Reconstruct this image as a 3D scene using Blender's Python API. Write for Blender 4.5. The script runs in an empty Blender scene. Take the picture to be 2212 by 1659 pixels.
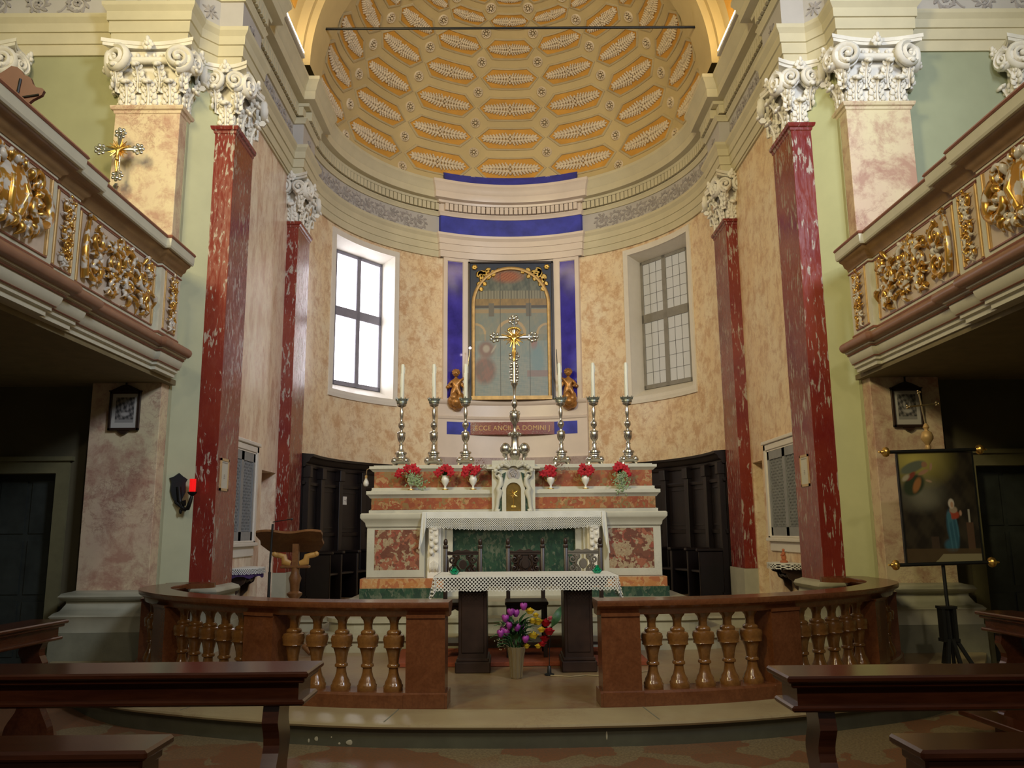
import bpy, bmesh, math, random
from math import sin, cos, pi, radians as R, sqrt, atan2
from mathutils import Vector, Matrix
scene = bpy.context.scene
COL = scene.collection
rnd = random.Random(7)

# ------------------------------------------------------------------ mesh helper
def rotz(a): return Matrix.Rotation(a, 4, 'Z')
def T(x, y, z): return Matrix.Translation((x, y, z))

class MB:
    def __init__(s): s.v = []; s.f = []; s.m = []; s.cur = 0
    def add(s, vs, fs, M=None):
        b = len(s.v)
        if M is not None: vs = [tuple(M @ Vector(p)) for p in vs]
        s.v += [tuple(p) for p in vs]
        s.f += [tuple(b + i for i in f) for f in fs]
        s.m += [s.cur] * len(fs)
        return s
    def box(s, x0, x1, y0, y1, z0, z1, M=None, bev=0):
        if bev:
            b = min(bev, abs(x1-x0)/2.1, abs(y1-y0)/2.1, abs(z1-z0)/2.1)
            vs = []; 
            for z, i in ((z0, b), (z0+b, 0), (z1-b, 0), (z1, b)):
                vs += [(x0+i+ (b if i==0 else 0), y0+i, z), (x1-i-(b if i==0 else 0), y0+i, z), (x1-i, y0+i+(b if i==0 else 0), z), (x1-i, y1-i-(b if i==0 else 0), z),
                       (x1-i-(b if i==0 else 0), y1-i, z), (x0+i+(b if i==0 else 0), y1-i, z), (x0+i, y1-i-(b if i==0 else 0), z), (x0+i, y0+i+(b if i==0 else 0), z)]
            fs = [tuple(range(7, -1, -1)), tuple(range(24, 32))]
            for k in range(3):
                for j in range(8):
                    fs.append((k*8+j, k*8+(j+1) % 8, k*8+8+(j+1) % 8, k*8+8+j))
            return s.add(vs, fs, M)
        vs = [(x0,y0,z0),(x1,y0,z0),(x1,y1,z0),(x0,y1,z0),(x0,y0,z1),(x1,y0,z1),(x1,y1,z1),(x0,y1,z1)]
        fs = [(0,3,2,1),(4,5,6,7),(0,1,5,4),(1,2,6,5),(2,3,7,6),(3,0,4,7)]
        return s.add(vs, fs, M)
    def lathe(s, prof, n=20, M=None, sq=0, a0=0, caps=True, sx=1, sy=1):
        """prof: (r, z) list.  sq>0: squarish section (superellipse blend)"""
        vs = []; fs = []
        for r, z in prof:
            for k in range(n):
                a = a0 + 2*pi*k/n
                c, d = cos(a), sin(a)
                if sq:
                    q = (abs(c)**6+abs(d)**6)**(-1/6)
                    q = 1*(1-sq)+q*sq
                    c *= q; d *= q
                vs.append((r*c*sx, r*d*sy, z))
        for i in range(len(prof)-1):
            for k in range(n):
                fs.append((i*n+k, i*n+(k+1) % n, (i+1)*n+(k+1) % n, (i+1)*n+k))
        if caps:
            fs.append(tuple(range(n-1, -1, -1))); fs.append(tuple((len(prof)-1)*n+k for k in range(n)))
        return s.add(vs, fs, M)
    def tube(s, pts, rad, n=8, M=None, flat=1.0, up=None, caps=True):
        pts = [Vector(p) for p in pts]
        if not hasattr(rad, '__len__'): rad = [rad]*len(pts)
        vs = []; fs = []; prev = None
        for i, p in enumerate(pts):
            t = (pts[min(i+1, len(pts)-1)] - pts[max(i-1, 0)])
            if t.length < 1e-9: t = Vector((0, 0, 1))
            t.normalize()
            if up is not None:
                u = Vector(up); u = (u - t*u.dot(t))
                if u.length < 1e-6: u = t.orthogonal()
                u.normalize()
            elif prev is None: u = t.orthogonal().normalized()
            else:
                u = prev - t*prev.dot(t)
                u = u.normalized() if u.length > 1e-6 else t.orthogonal().normalized()
            prev = u; w = t.cross(u)
            for k in range(n):
                a = 2*pi*k/n
                vs.append(tuple(p + (u*cos(a)*flat + w*sin(a))*rad[i]))
        for i in range(len(pts)-1):
            for k in range(n):
                fs.append((i*n+k, i*n+(k+1) % n, (i+1)*n+(k+1) % n, (i+1)*n+k))
        if caps:
            fs.append(tuple(range(n-1, -1, -1))); fs.append(tuple((len(pts)-1)*n+k for k in range(n)))
        return s.add(vs, fs, M)
    def ball(s, c, r, n=8, m=6, M=None, rot=None):
        rx, ry, rz = r if hasattr(r, '__len__') else (r, r, r)
        vs = [(0, 0, -rz)]; fs = []
        for i in range(1, m):
            th = -pi/2 + pi*i/m
            for k in range(n):
                a = 2*pi*k/n
                vs.append((rx*cos(th)*cos(a), ry*cos(th)*sin(a), rz*sin(th)))
        vs.append((0, 0, rz))
        for k in range(n): fs.append((0, 1+(k+1) % n, 1+k))
        for i in range(m-2):
            for k in range(n):
                fs.append((1+i*n+k, 1+i*n+(k+1) % n, 1+(i+1)*n+(k+1) % n, 1+(i+1)*n+k))
        b = 1+(m-2)*n
        for k in range(n): fs.append((b+k, b+(k+1) % n, b+n))
        Q = T(*c)
        if rot is not None: Q = Q @ rot
        if M is not None: Q = M @ Q
        return s.add(vs, fs, Q)
    def grid(s, fn, nu, nv, M=None, skip=None):
        vs = [fn(i/nu, j/nv) for j in range(nv+1) for i in range(nu+1)]
        fs = []
        for j in range(nv):
            for i in range(nu):
                if skip and skip(i, j): continue
                fs.append((j*(nu+1)+i, j*(nu+1)+i+1, (j+1)*(nu+1)+i+1, (j+1)*(nu+1)+i))
        return s.add(vs, fs, M)
    def prism(s, poly, y0, y1, M=None):
        """poly in (x,z), extruded along y"""
        n = len(poly)
        vs = [(p[0], y0, p[1]) for p in poly]+[(p[0], y1, p[1]) for p in poly]
        fs = [tuple(range(n)), tuple(range(2*n-1, n-1, -1))]
        for k in range(n): fs.append((k, n+k, n+(k+1) % n, (k+1) % n))
        return s.add(vs, fs, M)
    def slab(s, poly, z0, z1, M=None):
        n = len(poly)
        vs = [(p[0], p[1], z0) for p in poly]+[(p[0], p[1], z1) for p in poly]
        fs = [tuple(range(n-1, -1, -1)), tuple(range(n, 2*n))]
        for k in range(n): fs.append((k, (k+1) % n, n+(k+1) % n, n+k))
        return s.add(vs, fs, M)
    def sweep(s, path, prof, sx=1, caps=True, side=1):
        """path of (x,y); offsets go to the right-hand side of travel (the room); prof of (d,z)"""
        P = [Vector((p[0], p[1], 0)) for p in path]; n = len(P); m = len(prof); vs = []
        for i in range(n):
            a = (P[i]-P[i-1]).normalized() if i else (P[1]-P[0]).normalized()
            b = (P[i+1]-P[i]).normalized() if i < n-1 else a
            na = Vector((a.y, -a.x, 0)); nb = Vector((b.y, -b.x, 0))
            mm = na+nb
            mm = mm/max(mm.dot(na), .25) if mm.length > 1e-6 else na
            for d, z in prof:
                q = P[i]+mm*d*side
                vs.append((q.x*sx, q.y, z))
        fs = []
        for i in range(n-1):
            for k in range(m-1):
                fs.append((i*m+k, i*m+k+1, (i+1)*m+k+1, (i+1)*m+k))
        if caps:
            fs.append(tuple(range(m))); fs.append(tuple((n-1)*m+k for k in range(m-1, -1, -1)))
        return s.add(vs, fs)
    def build(s, name, mat, parent=None, smooth=None, kind=None, loc=None):
        me = bpy.data.meshes.new(name)
        me.from_pydata(s.v, [], s.f)
        mats = mat if isinstance(mat, (list, tuple)) else [mat]
        for m_ in mats: me.materials.append(m_)
        if len(mats) > 1: me.polygons.foreach_set('material_index', s.m)
        bm = bmesh.new(); bm.from_mesh(me)
        bmesh.ops.recalc_face_normals(bm, faces=bm.faces[:])
        bm.to_mesh(me); bm.free()
        if smooth:
            me.polygons.foreach_set('use_smooth', [True]*len(me.polygons))
            me.set_sharp_from_angle(angle=R(smooth))
        o = bpy.data.objects.new(name, me); COL.objects.link(o)
        if parent: o.parent = parent
        if kind: o['kind'] = kind
        if loc: o.location = loc
        return o

def thing(name, label, cat, loc=(0, 0, 0), rz=0, group=None):
    o = bpy.data.objects.new(name, None); COL.objects.link(o)
    o.location = loc; o.rotation_euler = (0, 0, rz); o.empty_display_size = .1
    o['label'] = label; o['category'] = cat
    if group: o['group'] = group
    return o
def tag(o, label, cat, group=None):
    o['label'] = label; o['category'] = cat
    if group: o['group'] = group
    return o
def kids(o): return [c for c in bpy.data.objects if c.parent == o]
def dup(root, loc, label=None, rz=None):
    def cp(o, par):
        c = o.copy(); COL.objects.link(c)
        if par: c.parent = par
        for ch in kids(o): cp(ch, c)
        return c
    r = cp(root, None); r.location = loc
    if rz is not None: r.rotation_euler = (0, 0, rz)
    if label: r['label'] = label
    return r

# ------------------------------------------------------------------ materials
class NT:
    def __init__(s, name):
        s.mat = bpy.data.materials.new(name); s.mat.use_nodes = True
        s.nt = s.mat.node_tree; s.N = s.nt.nodes; s.L = s.nt.links
        s.b = s.N['Principled BSDF']
    def n(s, t, **kw):
        x = s.N.new(t)
        for k, v in kw.items():
            if k in x.inputs: x.inputs[k].default_value = v
            else: setattr(x, k, v)
        return x
    def pos(s, scale=(1, 1, 1), obj=False, rot=(0, 0, 0)):
        src = s.n('ShaderNodeTexCoord').outputs['Object'] if obj else s.n('ShaderNodeNewGeometry').outputs['Position']
        m = s.n('ShaderNodeMapping'); m.inputs['Scale'].default_value = scale; m.inputs['Rotation'].default_value = rot
        s.L.new(src, m.inputs['Vector']); return m.outputs['Vector']
    def noise(s, vec, scale, detail=5, rough=.6, dist=0):
        x = s.n('ShaderNodeTexNoise'); s.L.new(vec, x.inputs['Vector'])
        x.inputs['Scale'].default_value = scale; x.inputs['Detail'].default_value = detail
        x.inputs['Roughness'].default_value = rough; x.inputs['Distortion'].default_value = dist
        return x.outputs['Fac']
    def ramp(s, fac, stops, interp='LINEAR'):
        x = s.n('ShaderNodeValToRGB'); s.L.new(fac, x.inputs['Fac']); cr = x.color_ramp; cr.interpolation = interp
        while len(cr.elements) < len(stops): cr.elements.new(.5)
        for e, (p, c) in zip(cr.elements, stops):
            e.position = p; e.color = (c, c, c, 1) if not hasattr(c, '__len__') else (*c, 1)
        return x.outputs['Color']
    def mix(s, fac, a, b, mode='MIX'):
        x = s.n('ShaderNodeMix', data_type='RGBA', blend_type=mode)
        for i, v in ((0, fac), (6, a), (7, b)):
            if hasattr(v, 'links'): s.L.new(v, x.inputs[i])
            elif hasattr(v, '__len__'): x.inputs[i].default_value = (*v, 1)
            else: x.inputs[i].default_value = v
        return x.outputs[2]
    def color(s, c):
        if hasattr(c, 'links'): s.L.new(c, s.b.inputs['Base Color'])
        else: s.b.inputs['Base Color'].default_value = (*c, 1)
    def set(s, **kw):
        for k, v in kw.items():
            k = k.replace('_', ' ')
            if hasattr(v, 'links'): s.L.new(v, s.b.inputs[k])
            else: s.b.inputs[k].default_value = v
    def bump(s, h, st=.3, dist=.02):
        x = s.n('ShaderNodeBump'); s.L.new(h, x.inputs['Height'])
        x.inputs['Strength'].default_value = st; x.inputs['Distance'].default_value = dist
        s.L.new(x.outputs['Normal'], s.b.inputs['Normal'])

def plain(name, col, rough=.5, metal=0, var=.12, scale=6, bump=0, spec=.5, obj=False):
    m = NT(name); v = m.pos(obj=obj)
    f = m.noise(v, scale, 4)
    m.color(m.ramp(f, [(.3, tuple(c*(1-var) for c in col)), (.7, tuple(min(1, c*(1+var)) for c in col))]))
    m.set(Roughness=rough, Metallic=metal); m.b.inputs['Specular IOR Level'].default_value = spec
    if bump: m.bump(m.noise(v, scale*6, 4), bump)
    return m.mat
def marble(name, a, b, vein, scale=1.2, rough=.35, vein_w=.05, zs=1.0, vmix=.7, blot=None, bmix=.5, seed=0):
    m = NT(name); v = m.pos((1, 1, zs))
    mp = m.n('ShaderNodeMapping'); mp.inputs['Location'].default_value = (seed, seed*2, seed*3); m.L.new(v, mp.inputs['Vector']); v = mp.outputs['Vector']
    base = m.mix(m.ramp(m.noise(v, scale, 5, .6, .2), [(.35, 0), (.65, 1)]), a, b)
    if blot:
        base = m.mix(m.ramp(m.noise(v, scale*3.2, 9, .72, .35), [(.47, 0), (.62, bmix)]), base, blot)
        base = m.mix(m.ramp(m.noise(v, scale*9, 6, .7, .2), [(.52, 0), (.68, bmix*.7)]), base, blot)
    x = m.noise(v, scale*3.5, 8, .75, .5)
    w = m.ramp(x, [(.5-vein_w, 0), (.5, vmix), (.5+vein_w, 0)])
    msk = m.ramp(m.noise(v, scale*1.3, 3, .5), [(.45, 0), (.6, 1)])
    mu = m.n('ShaderNodeMath', operation='MULTIPLY'); m.L.new(w, mu.inputs[0]); m.L.new(msk, mu.inputs[1])
    m.color(m.mix(mu.outputs[0], base, vein)); m.set(Roughness=rough)
    return m.mat
def breccia(name, cols, scale=6, rough=.3, grout=(.35, .25, .18), zs=1):
    m = NT(name); v = m.pos((1, 1, zs))
    d = m.n('ShaderNodeTexNoise'); m.L.new(v, d.inputs['Vector']); d.inputs['Scale'].default_value = scale*.7; d.inputs['Detail'].default_value = 5
    vv = m.n('ShaderNodeVectorMath', operation='MULTIPLY_ADD'); m.L.new(d.outputs['Color'], vv.inputs[0]); vv.inputs[1].default_value = (.5, .5, .5); m.L.new(v, vv.inputs[2])
    vo = m.n('ShaderNodeTexVoronoi'); m.L.new(vv.outputs[0], vo.inputs['Vector']); vo.inputs['Scale'].default_value = scale
    sp = m.n('ShaderNodeSeparateColor'); m.L.new(vo.outputs['Color'], sp.inputs[0])
    n = len(cols)
    c = m.ramp(sp.outputs[0], [((i)/n, q) for i, q in enumerate(cols)], 'CONSTANT')
    c = m.mix(m.ramp(m.noise(v, scale*4, 6, .7), [(.4, 0), (.7, .6)]), c, grout)
    m.color(c); m.set(Roughness=rough)
    return m.mat

M = {}
M['peach'] = marble('peach_scagliola', (.84, .64, .39), (.86, .72, .50), (.38, .17, .08), 1.4, .32, .02, .9, .4, (.56, .31, .15), .72)
M['pinkwall'] = marble('pink_scagliola', (.86, .70, .52), (.88, .77, .60), (.48, .26, .18), 1.1, .22, .02, .45, .35, (.56, .32, .22), .7, 3)
M['pier'] = marble('pier_scagliola', (.74, .64, .40), (.70, .52, .37), (.30, .11, .09), .8, .38, .022, 1, .6, (.44, .22, .16), .78, 9)
M['plaster'] = plain('green_plaster', (.46, .50, .29), .85, var=.08, scale=1.5, bump=.1)
M['stucco'] = plain('cream_stucco', (.61, .55, .37), .75, var=.07, scale=2, bump=.08)
M['capital'] = plain('white_stucco', (.82, .78, .68), .7, var=.08, scale=5, bump=.08)
M['frieze'] = plain('lilac_frieze', (.50, .47, .43), .8, var=.06, scale=2)
M['relief'] = plain('grey_relief', (.36, .33, .31), .8, var=.2, scale=9)
M['domecream'] = plain('dome_cream', (.57, .44, .21), .85, var=.08, scale=1.2)
M['domeframe'] = plain('coffer_frame', (.50, .40, .22), .8, var=.06)
M['ochre'] = plain('coffer_ochre', (.62, .31, .045), .75, var=.12, scale=3)
M['domeleaf'] = plain('coffer_leaf', (.70, .58, .40), .8, var=.12, scale=12)
M['surround'] = plain('rosy_marble', (.74, .63, .53), .35, var=.06, scale=1.5)
M['rosshade'] = plain('rosette_painted_shade', (.20, .14, .06), .85)  # brown for the flat rosette ring, shading put into the colour
M['blue'] = plain('blue_panel', (.045, .035, .34), .13, var=.35, scale=3, bump=.02)
M['bluematt'] = plain('blue_frieze', (.04, .05, .38), .6, var=.3, scale=3)
M['basestone'] = plain('base_stone', (.40, .39, .29), .55, var=.12, scale=3, bump=.08)
M['plinthstone'] = plain('plinth_stone', (.20, .20, .14), .6, var=.18, scale=4, bump=.08)
M['whitewood'] = plain('white_trim', (.76, .71, .62), .5, var=.03)
M['altarwhite'] = marble('altar_white_marble', (.60, .58, .47), (.52, .50, .40), (.40, .40, .34), 2.2, .35, .02, 1, .5)
M['altarred'] = breccia('altar_red_breccia', [(.28, .075, .035), (.36, .14, .05), (.42, .27, .12), (.32, .09, .04), (.24, .18, .07), (.34, .12, .045)], 13, .28, (.30, .08, .04))
M['panelred'] = breccia('panel_breccia', [(.33, .09, .06), (.45, .36, .22), (.16, .06, .04), (.38, .14, .08), (.42, .33, .2), (.2, .08, .05)], 12, .3, (.18, .08, .05))
M['altargreen'] = breccia('altar_green_marble', [(.02, .06, .035), (.03, .08, .045), (.07, .11, .065), (.02, .05, .035), (.13, .15, .10), (.03, .07, .04)], 14, .3, (.03, .06, .04), .6)
M['altarorange'] = breccia('altar_orange_marble', [(.50, .22, .07), (.55, .30, .12), (.42, .15, .06), (.58, .38, .18)], 10, .35, (.45, .17, .06))
M['gold'] = plain('gold', (.75, .48, .13), .28, .9, .25, 14)
M['gilt'] = plain('old_gilding', (.55, .36, .14), .5, .35, .2, 8)
M['silver'] = plain('silver', (.62, .60, .53), .24, .95, .2, 10)
M['brass'] = plain('brass', (.62, .50, .28), .25, .9, .15, 10)
M['wax'] = plain('candle_wax', (.72, .72, .60), .45, var=.03)
M['linen'] = plain('white_linen', (.74, .74, .68), .8, var=.04, scale=9, bump=.1)
M['carpet'] = plain('red_carpet', (.26, .06, .022), .95, var=.15, scale=30, bump=.3)
M['darkwood'] = plain('dark_walnut', (.028, .014, .009), .4, var=.4, scale=5)
M['stallwood'] = plain('stall_wood', (.009, .005, .005), .45, var=.4, scale=4)
M['iron'] = plain('black_iron', (.012, .012, .012), .45, .6)
M['blackpaint'] = plain('black_paint', (.008, .009, .009), .5)
M['cherub'] = plain('bronze_gilt_wood', (.40, .19, .05), .35, .45, .3, 10)
M['grille'] = plain('grey_grille', (.27, .28, .28), .5)
M['lattice_dark'] = plain('lattice_painted_shade', (.01, .01, .012), .9)
M['doorwood'] = plain('door_green_black', (.025, .03, .026), .5, var=.3)
M['paper'] = plain('notice_paper', (.62, .60, .5), .6, var=.03)
M['paperframe'] = plain('pale_wood_frame', (.55, .38, .19), .5)
M['redline'] = plain('red_brown_line', (.27, .10, .06), .4, var=.12)
M['torus'] = plain('brown_torus', (.30, .15, .09), .35, var=.12)
M['balcream'] = plain('balcony_cream', (.64, .62, .48), .5, var=.04)
M['balpanel'] = plain('balcony_panel', (.66, .54, .42), .5, var=.05)
M['covebrown'] = plain('brown_cove', (.26, .15, .06), .5, var=.2)
M['terracotta'] = plain('terracotta', (.5, .15, .06), .5)
M['leaf'] = plain('leaf_green', (.03, .10, .03), .5, var=.5, scale=25)
M['leafpale'] = plain('sprig_green', (.22, .30, .14), .6, var=.5, scale=40)
M['petalred'] = plain('petal_red', (.42, .003, .012), .7, var=.35, scale=25)
M['petalpurple'] = plain('petal_purple', (.36, .05, .34), .5, var=.35, scale=30)
M['petalyellow'] = plain('petal_yellow', (.85, .60, .04), .5, var=.25, scale=30)
M['petalpink'] = plain('petal_pink', (.7, .15, .2), .5)
M['china'] = plain('white_china', (.78, .76, .68), .25, var=.03)
M['purplecloth'] = plain('violet_cloth', (.05, .02, .10), .8)
M['socket'] = plain('white_plastic', (.7, .68, .62), .4, var=.02)

def m_red(name, streak, seed):
    m = NT(name); v = m.pos((1, 1, 1)); 
    mp = m.n('ShaderNodeMapping'); mp.inputs['Location'].default_value = (seed, seed, seed); m.L.new(v, mp.inputs['Vector']); v = mp.outputs['Vector']
    base = m.mix(m.ramp(m.noise(v, 1.1, 5), [(.35, 0), (.7, 1)]), (.17, .014, .013), (.27, .048, .025))
    sv = m.n('ShaderNodeMapping'); sv.inputs['Scale'].default_value = (1, 1, streak); m.L.new(v, sv.inputs['Vector'])
    f = m.noise(sv.outputs[0], 26, 6, .6, .8)
    g = m.noise(v, 2.6, 4)
    s_ = m.n('ShaderNodeMath', operation='MULTIPLY_ADD'); m.L.new(g, s_.inputs[0]); s_.inputs[1].default_value = .45; m.L.new(f, s_.inputs[2])
    fl = m.ramp(s_.outputs[0], [(.812, 0), (.835, 1)])
    c = m.mix(fl, base, m.mix(m.noise(v, 18), (.30, .26, .21), (.50, .41, .33)))
    m.color(c); m.set(Roughness=m.ramp(f, [(.4, .17), (.7, .4)])); m.bump(fl, .3, .01)
    return m.mat
M['redL'] = m_red('red_scagliola_flaked', .24, 0)
M['redR'] = m_red('red_scagliola_streaked', .18, 5)

def m_wood(name, a, b, rough=.3, sc=1.5, stretch=(1, 1, 1)):
    m = NT(name); v = m.pos(stretch, obj=True)
    f = m.noise(v, sc*3, 6, .6, 1.5); g = m.noise(v, sc*22, 3, .6)
    c = m.mix(m.ramp(f, [(.3, 0), (.7, 1)]), a, b)
    c = m.mix(m.ramp(g, [(.4, .0), (.75, .4)]), c, tuple(x*.45 for x in a))
    m.color(c); m.set(Roughness=rough)
    m.b.inputs['Coat Weight'].default_value = .25; m.b.inputs['Coat Roughness'].default_value = .15
    return m.mat
M['pew'] = m_wood('pew_wood', (.055, .015, .007), (.10, .030, .012), .22, 1.5, (.3, 2, 2))
M['rail'] = m_wood('rail_red_wood', (.13, .042, .014), (.19, .068, .024), .25, 2)
M['balu'] = m_wood('baluster_amber_wood', (.17, .070, .017), (.25, .115, .03), .2, 2)
M['lectern'] = m_wood('lectern_wood', (.13, .05, .016), (.20, .09, .03), .4, 2)
M['lectcarve'] = plain('lectern_light_wood', (.42, .23, .06), .45, var=.1)

def m_marblefloor():
    m = NT('terrazzo_floor'); v = m.pos()
    # large diamond-like terrazzo fields of red and cream
    d = m.n('ShaderNodeTexNoise'); m.L.new(v, d.inputs['Vector']); d.inputs['Scale'].default_value = 5
    vv = m.n('ShaderNodeVectorMath', operation='MULTIPLY_ADD'); m.L.new(d.outputs['Color'], vv.inputs[0]); vv.inputs[1].default_value = (.22, .22, 0); m.L.new(v, vv.inputs[2])
    vo = m.n('ShaderNodeTexVoronoi'); m.L.new(vv.outputs[0], vo.inputs['Vector']); vo.inputs['Scale'].default_value = 3.0
    sp = m.n('ShaderNodeSeparateColor'); m.L.new(vo.outputs['Color'], sp.inputs[0])
    f = m.ramp(sp.outputs[0], [(.42, 0), (.5, 1)])
    c = m.mix(f, (.27, .21, .11), (.24, .10, .045))
    c = m.mix(m.ramp(m.noise(v, 55, 3, .8), [(.42, 0), (.58, .75)]), c, (.13, .09, .05))
    m.color(c); m.set(Roughness=.42); return m.mat
M['terrazzo'] = m_marblefloor()
M['sanctfloor'] = marble('presbytery_floor', (.30, .22, .105), (.25, .17, .10), (.20, .09, .045), 2.2, .3, .06, 1, .5, (.24, .11, .045), .4)
M['stepstone'] = marble('step_yellow_marble', (.42, .35, .19), (.36, .28, .15), (.25, .15, .08), 2, .4, .02, 1, .6)
M['altarstep'] = marble('altar_step_marble', (.44, .42, .30), (.36, .33, .22), (.35, .3, .2), 2, .35, .03, 1, .4)
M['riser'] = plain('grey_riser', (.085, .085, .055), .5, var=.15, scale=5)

def m_glass(name, col, rough=.05, trans=1.0, ior=1.45, emit=None, es=0):
    m = NT(name); m.color(col); m.set(Roughness=rough); m.b.inputs['Transmission Weight'].default_value = trans; m.b.inputs['IOR'].default_value = ior
    if emit: m.b.inputs['Emission Color'].default_value = (*emit, 1); m.b.inputs['Emission Strength'].default_value = es
    return m.mat
M['greenglass'] = m_glass('green_glass', (.05, .75, .50), .05)
M['redglass'] = m_glass('red_glass', (.75, .02, .02), .2, .6, emit=(.9, .02, .02), es=.35)
M['bulbglass'] = m_glass('opal_bulb', (.8, .78, .7), .3, .2)
def m_emit(name, col, s):
    m = NT(name); m.color((0.5, .5, .5)); m.b.inputs['Emission Color'].default_value = (*col, 1); m.b.inputs['Emission Strength'].default_value = s
    return m.mat
M['winbright'] = m_emit('bright_daylit_pane', (.95, .93, 1.0), 5.5)
M['windim'] = m_emit('dim_frosted_pane', (.62, .60, .54), .16)
M['tubelamp'] = m_emit('lit_tube_lamp', (1.0, .85, .60), 60)
M['tinybulb'] = m_emit('lit_small_bulb', (1.0, .8, .95), 14)

def m_lace(name, sc, col=(.74, .74, .68), thr=.45, period=.06):
    m = NT(name); m.color(col); m.set(Roughness=.9)
    uv = m.n('ShaderNodeUVMap'); uv.uv_map = 'UVMap'
    def saw(scale, rot):
        mp = m.n('ShaderNodeMapping'); mp.inputs['Scale'].default_value = (scale, scale, 1); mp.inputs['Rotation'].default_value = (0, 0, rot)
        m.L.new(uv.outputs[0], mp.inputs['Vector'])
        w = m.n('ShaderNodeTexWave'); m.L.new(mp.outputs[0], w.inputs['Vector']); w.inputs['Scale'].default_value = 1
        w.inputs['Distortion'].default_value = 1.2; w.inputs['Detail'].default_value = 2
        return w.outputs['Fac']
    a = saw(sc, R(45)); b = saw(sc, R(-45))
    mx = m.n('ShaderNodeMath', operation='MAXIMUM'); m.L.new(a, mx.inputs[0]); m.L.new(b, mx.inputs[1])
    al = m.ramp(mx.outputs[0], [(thr, 0), (thr+.06, 1)])
    sp = m.n('ShaderNodeSeparateXYZ'); m.L.new(uv.outputs[0], sp.inputs[0])
    # solid near the top of the border (v small)
    so = m.n('ShaderNodeMath', operation='LESS_THAN'); m.L.new(sp.outputs['Y'], so.inputs[0]); so.inputs[1].default_value = .012
    mm = m.n('ShaderNodeMath', operation='MAXIMUM'); m.L.new(al, mm.inputs[0]); m.L.new(so.outputs[0], mm.inputs[1])
    m.L.new(mm.outputs[0], m.b.inputs['Alpha'])
    return m.mat
M['lace'] = m_lace('diamond_lace', 16, thr=.74)
M['lace2'] = m_lace('crochet_lace', 13, thr=.70)

def m_carve():
    m = NT('gilded_carving'); v = m.pos()
    f = m.ramp(m.noise(v, 11, 3, .5, .5), [(.50, 0), (.56, 1)])
    m.color(m.mix(f, (.62, .36, .08), (.66, .62, .54)))
    inv = m.n('ShaderNodeMath', operation='MULTIPLY_ADD'); m.L.new(f, inv.inputs[0]); inv.inputs[1].default_value = -.85; inv.inputs[2].default_value = .85
    m.L.new(inv.outputs[0], m.b.inputs['Metallic']); m.set(Roughness=.3); return m.mat
M['carve'] = m_carve()
def m_attr(name, rough=.5):
    m = NT(name); a = m.n('ShaderNodeAttribute'); a.attribute_name = 'Col'
    m.color(a.outputs['Color']); m.set(Roughness=rough); return m.mat
M['painting'] = m_attr('painted_panel', .42)
M['print'] = m_attr('printed_picture', .4)
# ================================================================== ARCHITECTURE
AY = 13.95      # apse centre
def arcp(r, a):                                  # a degrees from the axis, 0 = back of the apse
    return (r*sin(R(a)), AY + r*cos(R(a)))

# ---- floors
MB().box(-9, 9, -5, 20, -.2, 0).build('floor', M['terrazzo'], kind='structure')
# raised presbytery platform with bowed front step
stepL = [(-5.0, 9.2), (-4.55, 8.45), (-4.0, 7.65), (-3.32, 6.95), (-2.58, 6.57), (-1.8, 6.29), (-.99, 6.12), (0, 6.06)]
def curve(pts, n=6):
    out = []
    for i in range(len(pts)-1):
        p0 = Vector(pts[max(i-1, 0)]); p1 = Vector(pts[i]); p2 = Vector(pts[i+1]); p3 = Vector(pts[min(i+2, len(pts)-1)])
        for k in range(n):
            t = k/n
            q = .5*((2*p1)+(-p0+p2)*t+(2*p0-5*p1+4*p2-p3)*t*t+(-p0+3*p1-3*p2+p3)*t*t*t)
            out.append(tuple(q))
    out.append(tuple(pts[-1])); return out
cl = curve(stepL)
front = cl + [(-x, y) for x, y in cl[-2::-1]]
MB().slab(front+[(5.0, 18.5), (-5.0, 18.5)], 0.0, .171).build('floor_presbytery', M['sanctfloor'], kind='structure')
sp = MB(); sp.sweep(front, [(-.42, .150), (-.42, .173), (.02, .173), (.05, .165), (.055, .15), (.045, .135), (0.0, .13), (0, .15)])
sp.build('trim_1', M['stepstone'], kind='structure', smooth=40)
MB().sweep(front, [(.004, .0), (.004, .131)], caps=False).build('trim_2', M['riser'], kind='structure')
jt = MB()
for x0, y0, dx in ((-1.0, 6.13, .05), (.95, 6.13, -.05), (-2.62, 6.60, .12), (2.62, 6.60, -.12)):
    jt.slab([(x0-.005, y0-.02), (x0+.005, y0-.02), (x0+.005+dx, y0+.40), (x0-.005+dx, y0+.40)], .1725, .1745)
jt.build('trim_22', M['plinthstone'], kind='structure')
# ---- altar steps with rounded corners
def rounded_step(hw, y0, r, y1=13):
    pts = [(-hw, y1), (-hw, y0+r)]
    for k in range(1, 10):
        a = pi+ (pi/2)*k/9
        pts.append((-hw+r+r*cos(a), y0+r+r*sin(a)))
    return pts+[(-x, y) for x, y in pts[::-1]]
for i, (hw, y0, z0, z1) in enumerate([(2.45, 9.50, .171, .34), (2.28, 9.82, .34, .50), (2.12, 10.14, .50, .66)]):
    p = rounded_step(hw, y0, .45)
    b = MB(); b.slab(p, z0, z1-.045); b.slab([(x*(1+.022/abs(hw)*1.0), y-.03) if y < 12.9 else (x*1.01, y) for x, y in p], z1-.045, z1)
    b.build('trim_%d' % (3+i), M['altarstep'], kind='structure')
for s in (-1, 1):
    MB().box(min(s*2.45, s*3.6), max(s*2.45, s*3.6), 11.5, 13.2, .171, .30).box(min(s*2.45, s*3.6), max(s*2.45, s*3.6), 11.46, 13.2, .30, .33).build('trim_%d' % (6 if s < 0 else 7), M['altarstep'], kind='structure')

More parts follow.
